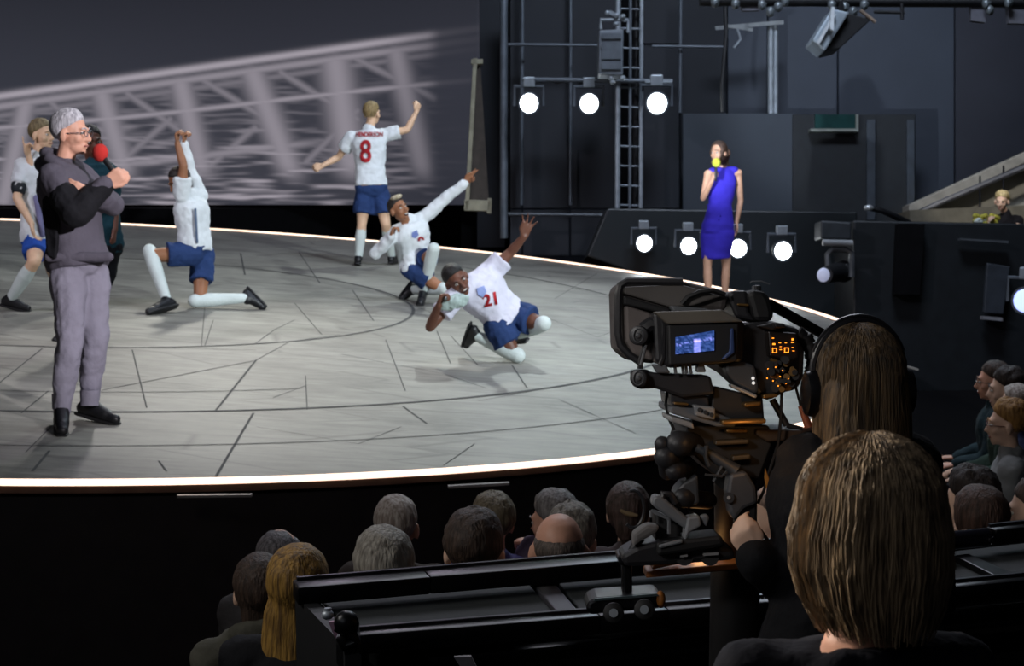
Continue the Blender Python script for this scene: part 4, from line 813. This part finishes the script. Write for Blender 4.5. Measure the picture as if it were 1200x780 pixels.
# foreground woman
w0 = 2.5
J = joints(w0, 1.66, pel=(1030, 1150, .05), neck=(1000, 742, .02), head=(1017, 610, .02), ls=(885, 800, .02), rs=(1120, 790, .05), lh=(960, 1180, 0), rh=(1110, 1180, 0), le=(850, 990, .05), lw=(900, 1120, .2), re=(1190, 980, .1), rw=(1120, 1120, .25))
fh = hairm('hair_foreground', 'a58c6c', '54432f')
def bob(g, c, F, s):
    X, Y, U = F; R = []
    for t in range(12):
        q = t/11; z = .09 - .265*q; ww = (.098+.012*math.sin(q*PI) - .034*q**4)*min(1, .3+q*3.5); R.append([c + (X*(ww*math.cos(a)+.014*q**4) + Y*(-.02 + (.102-.02*q*q)*min(1, .3+q*3.5)*math.sin(a)) + U*z)*s for a in [2*PI*i/28 for i in range(28)]])
    g.loft(R)
fw, F, s = person('woman with chin-length fair bob in navy top, nearest the viewer, seen from behind', J, 1.66, .010, skR, face=(-.18, 1, -.1), tilt=(.03, 0, 1), hair=('long', fh, .016, bob), female=True,
    top=dict(mat=cloth('top_midnight', '12141d'), sleeve='long', hem=-.1, off=.02, low=True), bottom=dict(kind='pants', mat=cloth('trousers_black', '101014'), disp=None), facial=False, hands=(((0, .8, -.5), (0, 0, -1), 1, RELAX), ((0, .8, -.5), (0, 0, -1), -1, RELAX)))
strands(fw, J['head'], F, s, 700, fh, .118, .2, .128,   .0022, .42, 8, out=.012, side=1)
slab('trim_3', (.8, 2.6, 1.62), (3.2, .5, .12), benchm) if False else None

# ================= camera track platform
ZT = 1.80
tm = mat('track_black', '1c1d20', rough=.32, metal=.6); tg = mat('track_edge', '4e4c52', rough=.3, metal=.7); deckm = mat('track_deck', '2c3133', rough=.75, var=.12, vscale=4, bump=.1); sidem = mat('track_side', '0f1012', rough=.6)
tk = thing('camera_track', 'long black twin-rail camera track on a dark grey platform in front', 'track', Z(700, 720, ZT-.3))
def rail(pts, z, wd, h, name, m, lip=True):
    P = [Z(x, y, z) for x, y in pts]; g = MB()
    for a, b in zip(P, P[1:]): g.beam(a, b, wd, h)
    o = g.build(name, m, tk, bevel=.006)
    if lip:
        g = MB(); 
        for a, b in zip(P, P[1:]): g.beam(a+V((0, wd*.42, h*.55)), b+V((0, wd*.42, h*.55)), .012, .01)
        g.build('rail_edge', tg, o)
    return P
A = [(346, 694), (500, 681), (760, 659), (870, 650), (1112, 633)]; B = [(418, 752), (700, 729), (780, 722), (1105, 696), (1215, 685)]
rail(A, ZT, .085, .05, 'rail', tm); rail([(1161, 628), (1215, 622)], ZT, .05, .05, 'rail', tm); rail(B, ZT, .05, .05, 'rail', tm)
g = MB(); g.cyl(Z(1106, 634, ZT), Z(1156, 629, ZT), .028); g.build('rail_tube', mat('tube_purple', '3a3846', rough=.2, metal=.7), tk)
g = MB(); g.chain([Z(x, y, ZT) for x, y in ((1155, 630), (1160, 625), (1166, 629), (1160, 633), (1156, 628))], .006, 6); g.build('rail_joint', tg, tk)
def plate(pts, z, m, name, th=.03):
    P = [Z(x, y, z) for x, y in pts]; g = MB(); g.loft([P, [p-V((0, 0, th)) for p in P]]); return g.build(name, m, tk, shade=False, bevel=.004)
plate([(372, 700), (620, 684), (660, 729), (430, 748)], ZT-.05, deckm, 'deck_panel'); plate([(655, 683), (870, 664), (1010, 655), (1040, 697), (690, 727)], ZT-.05, deckm, 'deck_panel'); plate([(1015, 655), (1112, 646), (1215, 634), (1215, 684), (1046, 697)], ZT-.05, deckm, 'deck_panel')
plate([(628, 687), (652, 685), (688, 727), (664, 729)], ZT-.035, mat('strut_grey', '55545a', rough=.35, metal=.5), 'cross_strut', .04)
plate([(345, 697), (368, 697), (425, 755), (402, 760)], ZT-.03, tm, 'end_beam', .06)
plate([(1118, 650), (1135, 648), (1215, 683), (1190, 686)], ZT-.03, tm, 'cross_strut', .04)
plate([(430, 757), (1215, 692), (1215, 712), (500, 778), (455, 780)], ZT-.2, deckm, 'lower_deck', .04)
P = [Z(x, y, ZT-.2) for x, y in ((500, 776), (830, 746), (1215, 714))]; g = MB(); [g.beam(a, b, .04, .04) for a, b in zip(P, P[1:])]; g.build('lower_rail', tm, tk, bevel=.004)
P = [Z(x, y, ZT-.32) for x, y in ((440, 790), (830, 758), (1215, 724), (1215, 760), (830, 800), (440, 820))]; g = MB(); g.loft([P, [p-V((0, 0, .04)) for p in P]]); g.build('lower_deck', sidem, tk, shade=False)
g = MB(); g.prism([(532, 770), (552, 769), (560, 785), (542, 785)], 3.6, 3.62); g.build('tape_mark', mat('tape_grey', '6e6c70', rough=.6), tk, shade=False)
a, b, c_, d_ = Z(346, 697, ZT-.02), Z(404, 757, ZT-.02), Z(404, 757, ZT-.02), Z(346, 697, ZT-.02)
g = MB(); g.tri([a, b, V((b.x, b.y, .02)), V((a.x, a.y, .02)), a+V((.04, .0, 0)), b+V((.04, 0, 0)), V((b.x+.04, b.y, .02)), V((a.x+.04, a.y, .02))], [(0, 1, 2, 3), (7, 6, 5, 4), (0, 4, 5, 1), (1, 5, 6, 2), (2, 6, 7, 3), (3, 7, 4, 0)]); g.build('end_skirt', mat('skirt', '1a1c1f', rough=.55), tk, shade=False)
P = [Z(x, y, ZT-.03) for x, y in ((346, 697), (870, 655), (1215, 625))]; g = MB(); [g.box((p+q)/2-V((0, -.03, .9)), ((q-p).length, .03, 1.75), (q-p).normalized(), V((0, 0, 1)).cross((q-p).normalized())) for p, q in zip(P, P[1:])]; g.build('rear_skirt', sidem, tk, shade=False)
# clamp at the left end
cl = thing('rail_stop', 'black rail stop clamp with a pinkish tag at the left end', 'clamp', Z(400, 748, ZT))
g = MB(); dd = (D(400, 745, 1)-V((0, 0, CZ))); d_ = 3.95
g.chain([D(x, y, d_) for x, y in ((404, 722), (398, 736), (412, 742), (418, 752), (404, 756), (400, 745))], .016, 8); g.prism([(397, 738), (418, 734), (420, 765), (404, 768)], d_, d_+.07); g.ell(D(406, 730, d_), (.03, .03, .03)); g.build('jaw', tm, cl, bevel=.004)
g = MB(); g.prism([(385, 729), (398, 727), (400, 733), (393, 748)], d_+.02, d_+.04); g.build('tag', mat('tag_pink', 'b08aa0', rough=.5), cl, shade=False)
g = MB(); g.cyl(D(384, 712, d_+.1), D(384, 722, d_+.1), .009); g.ell(D(384, 720, d_+.1), (.015, .015, .012)); g.build('bolt', steel, cl)
# wheeled carriage on the near rail
ca = thing('dolly_carriage', 'black wheeled carriage with upright post riding the near rail', 'dolly', Z(733, 725, ZT))
dc = 3.95
g = MB(); g.prism([(690, 704), (700, 700), (771, 695), (778, 702), (776, 712), (692, 720), (686, 714)], dc-.05, dc+.1); g.build('chassis', tm, ca, shade=False, bevel=.012)
g = MB(); g.prism([(697, 701), (770, 695.5), (772, 698), (696, 704)], dc-.06, dc-.05); g.build('chassis_edge', mat('edge_teal', '56666a', rough=.4, metal=.5), ca, shade=False)
for x, y in ((719, 718), (755, 714)):
    g = MB(); g.cyl(D(x, y, dc-.1), D(x, y, dc-.03), .024, n=20); wh = g.build('wheel', mat('tyre', '0e0e10', rough=.5), ca, bevel=.004); g = MB(); g.cyl(D(x, y, dc-.108), D(x, y, dc-.1), .01); g.build('hub', steel, wh)
g = MB(); g.prism([(729, 652), (741, 651), (741, 703), (730, 704)], dc, dc+.06); g.prism([(724, 650), (746, 647), (748, 660), (726, 663)], dc-.03, dc+.08); g.build('post', tm, ca, shade=False, bevel=.006)
g = MB(); g.ell(D(774, 702, dc-.04), (.012, .02, .02)); g.build('bumper', mat('bumper_orange', 'b5702c', rough=.5), ca)

# ================= television camera
tc = thing('television_camera', 'large black studio television camera with hood, lit monitor and amber buttons', 'camera', D(840, 600, 3.9))
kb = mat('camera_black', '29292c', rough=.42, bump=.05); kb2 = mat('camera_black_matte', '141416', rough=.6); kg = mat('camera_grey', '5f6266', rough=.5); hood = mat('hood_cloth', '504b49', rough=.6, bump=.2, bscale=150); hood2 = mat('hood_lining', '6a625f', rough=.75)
brass_amber = mat('brass_amber_light', '8a6a3c', rough=.35, metal=.6); C0 = 3.75  # colour of the knobs, also used for orange lamplight on plate edges
def pz(poly, d0, d1, name, m, par=tc, bevel=.004):
    g = MB(); g.prism(poly, C0+d0, C0+d1); return g.build(name, m, par, shade=False, bevel=bevel)
# hood
pz([(722, 341), (725, 332), (733, 328.5), (800, 329), (830, 336), (854, 346), (850, 366), (836, 364), (790, 362), (768, 372), (770, 426), (742, 424), (724, 409)], .12, .42, 'hood_shell', hood, bevel=.012)
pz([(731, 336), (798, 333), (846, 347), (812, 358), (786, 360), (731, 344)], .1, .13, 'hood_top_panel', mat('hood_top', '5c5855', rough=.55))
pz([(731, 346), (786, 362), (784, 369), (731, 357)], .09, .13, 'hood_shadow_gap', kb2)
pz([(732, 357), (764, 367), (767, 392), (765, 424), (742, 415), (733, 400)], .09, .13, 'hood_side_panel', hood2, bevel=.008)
g = MB(); g.chain([D(x, y, C0+.1) for x, y in ((800, 330), (735, 329.5), (727, 334), (724.5, 345), (724, 390), (727, 404), (738, 416), (750, 424))], .009, 8); g.build('hood_piping', kb, tc)
g = MB(); g.chain([D(x, y, C0+.09) for x, y in ((799, 356), (806, 348), (820, 342), (836, 340), (850, 345))], .006, 6); g.build('hood_cable', kb2, tc)
pz([(786, 358), (826, 361), (838, 364), (790, 365)], .05, .14, 'hood_hinge', kg)
# monitor
pz([(765, 366), (848, 363.5), (873, 378), (871, 424), (838, 427), (786, 431), (768, 424)], 0, .16, 'monitor_housing', kb, bevel=.008)
pz([(766, 365), (846, 362.5), (872, 377), (783, 380)], -.035, .02, 'monitor_roof', mat('monitor_roof', '6a655c', rough=.5))
mo = pz([(783, 381), (866, 379), (864, 423), (784, 428)], -.035, .01, 'monitor_bezel', kb2)
def scr(x, y):
    v = noise.noise(V((x*.16, y*.5, 2)))*.5+.5; u = noise.noise(V((x*.5, y*.9, 7)))*.5+.5
    q = .15+.55*v*u*1.6 + (.5 if abs(x-817) < 3 and y > 398 else 0) + (.35 if abs(y-(400-(x-817)*.05)) < 1.2 and u > .45 else 0)
    return (q*q*q*.5, q*q*.5, q*q*1.5+.05)
g = MB(); g.v = [D(791.5+45.5*i/24, (395+20*j/12) + (-8*i/24) + (3.5*j/12*i/24), C0-.0405) for j in range(13) for i in range(25)]; g.f = [(j*25+i, j*25+i+1, (j+1)*25+i+1, (j+1)*25+i) for j in range(12) for i in range(24)]
so = g.build('monitor_screen', kb, tc, shade=False, label='small lit blue monitor screen'); ca_ = so.data.color_attributes.new('picture', 'FLOAT_COLOR', 'POINT')
ca_.data.foreach_set('color', np.array([(*scr(791.5+45.5*i/24, 391+22*j/12), 1) for j in range(13) for i in range(25)], dtype=np.float32).ravel())
m = bpy.data.materials.new('monitor_picture'); m.use_nodes = True; at = m.node_tree.nodes.new('ShaderNodeAttribute'); at.attribute_name = 'picture'; b_ = m.node_tree.nodes['Principled BSDF']; b_.inputs['Base Color'].default_value = (0, 0, 0, 1); m.node_tree.links.new(at.outputs['Color'], b_.inputs['Emission Color']); b_.inputs['Emission Strength'].default_value = 1.0; so.data.materials.clear(); so.data.materials.append(m)
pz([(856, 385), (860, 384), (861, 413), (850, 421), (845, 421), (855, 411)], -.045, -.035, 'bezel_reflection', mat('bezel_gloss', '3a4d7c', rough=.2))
# knobs at the left
for x, y, r in ((748, 393, .019), (748, 443, .017)):
    g = MB(); g.cyl(D(x, y, C0-.01), D(x+7, y, C0+.08), r*1.12, r*1.2, n=24); kn = g.build('knob', kb, tc, bevel=.003)
    g = MB(); g.chain([D(x+6*math.cos(a), y+8*math.sin(a), C0-.013) for a in [2*PI*i/20 for i in range(20)]], .0016, 5, True); g.ell(D(x, y, C0-.013), (.006, .003, .006)); g.build('knob_ring', kg, kn)
g = MB(); g.chain([D(x, y, C0+.02) for x, y in ((754, 386), (762, 380), (776, 381))], .017, 8); g.chain([D(x, y, C0+.03) for x, y in ((756, 404), (751, 421), (750, 432))], .006, 6); g.build('tilt_bracket', kb, tc)
g = MB(); g.chain([D(x, y, C0-.0) for x, y in ((757, 404), (751, 428))], .0035, 6); g.build('bracket_pin', kg, tc)
g = MB(); g.chain([D(x, y, C0+.0) for x, y in ((775, 372), (778, 380), (777, 420), (773, 428))], .005, 6); g.build('monitor_edge_guard', kb, tc)
pz([(742, 434), (770, 437), (833, 440), (838, 462), (800, 466), (768, 455), (748, 456), (743, 450)], .02, .14, 'monitor_arm', kb, bevel=.01)
pz([(764, 427), (780, 427), (786, 437), (770, 437)], 0, .03, 'arm_plate', kg); pz([(817, 423), (824, 423), (828, 436), (816, 436)], -.01, .02, 'arm_plate', kg)
g = MB(); [g.chain([D(x, 424, C0+.0), D(x+2, 438, C0+.0)], .0035, 6) for x in (790, 799, 803, 808)]; g.build('adjustment_rods', kg, tc)
# camera body
pz([(838, 426), (872, 378), (906, 376), (936, 384), (944, 396), (942, 440), (936, 456), (922, 459), (900, 470), (888, 463), (862, 440)], .04, .4, 'body_shell', kb, bevel=.012)
pz([(850, 428), (868, 422), (885, 428), (890, 456), (886, 463), (862, 450), (850, 436)], 0, .06, 'body_side_cover', mat('cover_grey', '43464a', rough=.45), bevel=.01)
pz([(856, 449), (888, 463), (886, 467), (856, 453)], -.01, .03, 'cover_trim', mat('trim_pale', 'a0a0a0', rough=.35))
g = MB(); [g.ell(D(x, y, C0-.002), (.004, .003, .004), n=8, m=5) for x, y in ((882.5, 443), (883, 448.5))]; g.build('indicator', mat('ind_white', 'e8e8e0', emit='ffffff', es=.6), tc)
pz([(888, 382), (906, 378), (922, 383), (905, 387)], -.01, .1, 'top_connector', kb2); pz([(906, 377), (920, 379), (921, 384), (908, 384)], -.03, .05, 'top_connector', kb)
pz([(900, 388), (934, 390), (936, 418), (928, 424), (902, 418)], -.01, .05, 'button_panel', mat('panel_brown', '1c1410', rough=.4), bevel=.004)
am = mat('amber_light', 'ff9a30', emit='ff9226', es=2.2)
g = MB()
for x, y, a, b in ((906, 396, 2.2, 1), (914, 401.5, 2.6, .8), (921, 401.5, 2.2, .8), (929, 397.5, 2, 2.4), (907, 403, 3, 2), (915, 406, 2.4, .6), (929, 401, 3, 1.2), (915, 409.5, 2.4, .8), (929, 407, 2, .8), (930, 411, 2.6, .7)): g.prism([(x-a/2, y-b/2), (x+a/2, y-b/2), (x+a/2, y+b/2), (x-a/2, y+b/2)], C0-.014, C0-.009)
for x, y in ((908, 410.5), (922, 410)):
    for q in ((-2.6, -3, 2.6, -2.2), (-2.6, 2.2, 2.6, 3), (-2.6, -3, -1.9, 3), (1.9, -3, 2.6, 3)): g.prism([(x+q[0], y+q[1]), (x+q[2], y+q[1]), (x+q[2], y+q[3]), (x+q[0], y+q[3])], C0-.014, C0-.009)
g.build('button_lights', am, tc, shade=False)
rnd = random.Random(3); g = MB(); g2 = MB()
for i in range(34):
    x = rnd.uniform(896, 936); y = rnd.uniform(420, 456) 
    if (x-916)**2/500+(y-438)**2/400 > 1: continue
    r = rnd.uniform(.005, .010); dz = rnd.uniform(-.03, .03); (g if i % 3 else g2).cyl(D(x, y, C0-.02+dz), D(x+rnd.uniform(-2, 2), y+rnd.uniform(-2, 2), C0+.05), r, n=10)
g.build('connector_cluster', kb2, tc, kind='stuff'); g2.build('connector_cluster', brass_amber, tc)
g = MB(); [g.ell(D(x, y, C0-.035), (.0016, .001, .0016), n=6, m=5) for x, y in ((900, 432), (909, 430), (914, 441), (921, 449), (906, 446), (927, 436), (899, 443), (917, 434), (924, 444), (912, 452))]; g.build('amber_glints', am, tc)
# viewfinder mount and lens end at the top
pz([(852, 346), (858, 340), (876, 340), (878, 364), (886, 377), (862, 372)], .12, .3, 'viewfinder_block', kb, bevel=.008)
pz([(875, 342), (884, 339), (897, 341), (903, 350), (907, 366), (906, 377), (884, 377), (880, 360)], .1, .3, 'viewfinder_mount', kb2, bevel=.012)
pz([(884, 334), (892, 334), (893, 341), (885, 341)], .15, .2, 'mount_stem', kb); pz([(864, 355), (878, 356), (878, 359), (864, 358)], .11, .12, 'name_plate', brass_amber)
g = MB(); g.chain([D(x, y, C0+.18) for x, y in ((879, 332), (881, 330), (892, 329.5), (902, 333))], .0018, 5); g.build('handle_wire', kg, tc)
g = MB(); g.chain([D(x, y, C0+.11) for x, y in ((882, 344), (884, 356), (888, 370))], .004, 6); g.build('mount_edge', kg, tc)
# ribbed cable
g = MB()
cp = [(936, 393), (944, 398), (950, 406), (953, 416), (955, 426), (953, 434), (949, 441)]
for i in range(len(cp)-1):
    for t in (0, .5):
        x = cp[i][0]*(1-t)+cp[i+1][0]*t; y = cp[i][1]*(1-t)+cp[i+1][1]*t; dx = cp[i+1][0]-cp[i][0]; dy = cp[i+1][1]-cp[i][1]
        a = D(x, y, C0+.05); v = (RIGHT*dx - UP*dy).normalized(); g.cyl(a-v*.005, a+v*.005, .017 if t else .020, n=14, y=FWD)
g.build('ribbed_cable', kb2, tc)
g = MB(); g.chain([D(x, y, C0+.1) for x, y in ((782, 458), (780, 474), (784, 490), (790, 504))], .0035, 6); g.build('cable', kb2, tc); g = MB(); g.chain([D(x, y, C0+.02) for x, y in ((916, 460), (915, 490), (912, 520), (903, 548), (895, 575), (888, 590))], .0035, 6); g.build('cable', kb2, tc); g = MB(); g.chain([D(x, y, C0+.02) for x, y in ((932, 452), (937, 470), (940, 484), (948, 500))], .003, 6)
g.build('cable', kb2, tc); g = MB(); g.chain([D(x, y, C0+.02) for x, y in ((955, 410), (964, 409), (975, 402), (986, 393))], .004, 6); g.build('cable', kb2, tc); g = MB(); g.chain([D(x, y, C0+.0) for x, y in ((870, 590), (878, 610), (892, 622), (905, 640), (908, 660))], .004, 6); g.build('cable', kb2, tc); g = MB(); g.chain([D(x, y, C0+.05) for x, y in ((792, 545), (806, 560), (800, 590), (815, 605))], .0035, 6); g.build('cable', kb2, tc)
g = MB(); g.cyl(D(938, 475, C0), D(948, 500, C0), .006, .01); g.build('cable_plug', mat('plug_red', '8a4a30', rough=.5), tc)
g = MB(); g.beam(D(900, 355, 4.0), D(985, 403, 4.3), .02, .022); o = g.build('crane_rod', kb2, bevel=.004); tag(o, 'straight black rod slanting behind the television camera over the stage edge', 'rod')
# pan head stack
for poly, d0, d1, m, nm in (
    ([(785, 461), (830, 464), (832, 482), (788, 480)], .04, .3, kb, 'head_block'),
    ([(790, 471), (807, 472), (807, 475), (790, 474)], -.0, .04, brass_amber, 'amber_edge'),
    ([(786, 476), (820, 476), (862, 492), (862, 500), (840, 500), (786, 484)], .02, .34, kg, 'slide_plate'),
    ([(785, 487), (812, 495), (814, 503), (786, 494)], -.01, .2, mat('plate_light', '8a8c8e', rough=.4), 'slide_plate'),
    ([(812, 474), (838, 477), (838, 492), (815, 487)], 0, .04, mat('plate_light', '8a8c8e', rough=.4), 'drilled_plate'),
    ([(836, 452), (894, 466), (896, 494), (846, 498), (832, 490)], .05, .36, kb2, 'head_block'),
    ([(846, 492), (898, 490), (898, 496), (846, 498)], -.02, .04, brass_amber, 'amber_edge'), ([(872, 472), (892, 470), (892, 475), (872, 477)], 0, .06, brass_amber, 'amber_edge'), ([(894, 462), (912, 461), (912, 465), (894, 467)], 0, .06, brass_amber, 'amber_edge'),  # orange lamplight on the plate is put into the edge colour
    ([(806, 498), (900, 498), (908, 512), (890, 560), (836, 556), (800, 520)], .08, .4, kb2, 'pan_head'),
    ([(886, 503), (940, 504), (944, 514), (900, 518), (886, 510)], .05, .3, mat('head_wing', '3c3026', rough=.45), 'head_wing'),
    ([(851, 503), (876, 503), (876, 507), (851, 507)], .03, .08, brass_amber, 'amber_edge'), ([(838, 516), (878, 514), (878, 520), (838, 522)], .04, .1, mat('amber_edge_dim', '4a3c28', rough=.5), 'amber_edge'), ([(858, 534), (880, 532), (880, 538), (858, 540)], .04, .1, mat('amber_edge_dim', '4a3c28', rough=.5), 'amber_edge')):
    pz(poly, d0, d1, nm, m)
g = MB(); [g.cyl(D(x, y, C0-.006), D(x, y, C0), .005) for x, y in ((820, 480), (827, 483), (834, 486))]; g.build('plate_hole', kb2, tc)
g = MB(); g.cyl(D(905, 468, C0+.1), D(922, 498, C0+.1), .008); g.cyl(D(922, 498, C0+.1), D(940, 503, C0+.1), .006); g.build('brace_rod', kb, tc)
# crane arm, pads and counterweight below
cr = thing('camera_crane', 'grey and black jointed crane arm and pads carrying the television camera', 'crane', D(830, 640, 3.9))
pad = mat('pad_black', '2b2b2e', rough=.5, bump=.1, bscale=100); gr = mat('arm_grey', '74777b', rough=.45); gr2 = mat('arm_grey_dark', '3d4044', rough=.5)
def cz(poly, d0, d1, name, m, bevel=.006): return pz(poly, d0, d1, name, m, cr, bevel)
g = MB()
for a, b, r0, r1 in (((795, 520), (815, 520), .03, .026), ((780, 535), (786, 540), .026, .03), ((776, 520), (782, 552), .018, .02), ((800, 583), (830, 586), .022, .02), ((790, 552), (808, 548), .02, .018)): g.cap(D(*a, C0+.02), D(*b, C0+.1), r0, r1)
g.build('rubber_pad', pad, cr)
g = MB(); g.chain([D(x, y, C0+.02) for x, y in ((816, 524), (835, 534), (855, 547), (862, 552))], [.009, .012, .014, .018], 10); g.build('arm_tube', gr2, cr)
g = MB(); g.chain([D(x, y, C0) for x, y in ((828, 522), (827, 535), (831, 546))], .005, 6); g.chain([D(x, y, C0) for x, y in ((846, 546), (840, 557), (836, 564))], .004, 6); g.chain([D(x, y, C0-.01) for x, y in ((826, 556), (846, 558), (852, 552))], .003, 5); g.build('clamp_lever', gr2, cr)
cz([(855, 556), (875, 552), (886, 570), (888, 590), (872, 596), (861, 611), (855, 600), (852, 576)], -.02, .05, 'joint_box', mat('joint_grey', '4b4c50', rough=.5), .008)
g = MB(); g.cyl(D(854, 583, C0-.03), D(854, 583, C0-.015), .012); g.build('joint_knob', kb, cr); g = MB(); g.cyl(D(854, 583, C0-.034), D(854, 583, C0-.03), .004); g.build('knob_centre', mat('trim_pale', 'a0a0a0'), cr)
cz([(862, 596), (888, 588), (886, 640), (872, 644), (862, 640)], 0, .05, 'lower_link', kb2)
cz([(792, 575), (800, 566), (818, 556), (820, 590), (800, 596), (790, 590)], .02, .12, 'bracket', gr2)
cz([(764, 585), (768, 580), (776, 582), (812, 612), (806, 622), (764, 592)], -.02, .04, 'arm_beam', gr); cz([(806, 606), (820, 604), (822, 616), (808, 624), (802, 636), (803, 622)], -.03, .03, 'arm_clamp', mat('clamp_pale', '85888c', rough=.4))
g = MB()
for q in ((763, 598, 784, 608), (784, 608, 784, 625), (763, 598, 763, 606)): g.chain([D(q[0], q[1], C0-.01), D(q[2], q[3], C0-.01)], .004, 5)
g.build('wire_frame', gr, cr)
cz([(768, 600), (796, 612), (800, 640), (768, 640)], .03, .12, 'counter_box', kb2); 
g = MB(); g.chain([D(x, y, C0+.0) for x, y in ((776, 586), (777, 578), (786, 579), (792, 590))], .008, 8); g.build('hook', kb, cr)
cz([(770, 636), (846, 627), (850, 640), (800, 648), (770, 652)], -.04, .1, 'arm_cradle', kb2, .008)
cz([(772, 639), (800, 632), (801, 636), (773, 643)], -.05, -.03, 'cradle_edge', gr)
cz([(820, 605), (828, 602), (832, 606), (828, 618)], -.02, .01, 'small_bracket', gr)
cz([(742, 625), (758, 614), (774, 616), (770, 624), (752, 634), (742, 642)], -.02, .04, 'cloth_wrap', mat('wrap_grey', '6d6b6a', rough=.8), .01)
cz([(728, 650), (746, 640), (780, 632), (860, 642), (862, 656), (780, 662), (732, 664)], 0, .14, 'base_arm', kb, .01)
g = MB(); g.chain([D(x, y, C0+.02) for x, y in ((740, 655), (741, 645), (746, 636), (752, 630))], .01, 8); g.chain([D(742+13*math.cos(a), 596+22*math.sin(a), C0+.12) for a in [PI*(-.6+1.3*i/10) for i in range(11)]], .004, 6); g.build('cable_loop', kb, cr)
for x in (802, 832):
    g = MB(); g.cyl(D(x, 652, C0+.0), D(x, 652, C0+.03), .02, n=18); g.build('roller', kb2, cr)
g = MB(); g.prism([(797, 650), (806, 649), (806, 652), (797, 653)], C0-.02, C0); g.prism([(824, 648), (842, 647), (842, 650), (824, 651)], C0-.02, C0); g.build('roller_clip', mat('trim_pale', 'a0a0a0'), cr)
g = MB(); g.prism([(758, 669), (868, 659), (868, 667), (757, 677)], C0+.2, C0+.3); g.prism([(766, 661), (796, 656), (799, 660), (764, 667)], C0+.18, C0+.26); g.build('amber_lit_strip', mat('amber_lit_orange', 'a8662e', rough=.5), cr, shade=False, bevel=.003)  # orange-lit strip of the rail, the lamplight painted in as its colour
g = MB(); g.cyl(D(862, 655, C0+.35), V((D(862, 655, C0+.35).x, D(862, 655, C0+.35).y, .02)), .06); g.cyl(D(862, 560, C0+.2), D(862, 655, C0+.35), .05); g.build('column', kb2, cr)
cz([(897, 548), (902, 562), (908, 570), (898, 572), (896, 560)], -.01, 0, 'yellow_tag', mat('tag_amber', 'b07a30', rough=.5), .002)
# amber work light of the camera rig
l = bpy.data.lights.new('work_lamp', 'POINT'); l.energy = .16; l.color = (1, .5, .16); l.shadow_soft_size = .02; q = bpy.data.objects.new('work_lamp', l); COL.objects.link(q); q.location = D(880, 505, C0-.1)
l = bpy.data.lights.new('work_lamp', 'POINT'); l.energy = .12; l.color = (1, .5, .16); l.shadow_soft_size = .02; q = bpy.data.objects.new('work_lamp', l); COL.objects.link(q); q.location = D(820, 645, C0+.3)
# platforms the operator and the foreground woman are on
g = MB(); g.box((.86, 3.55, .45), (1.6, .9, .9)); struct(g.build('trim_4', benchm, shade=False))
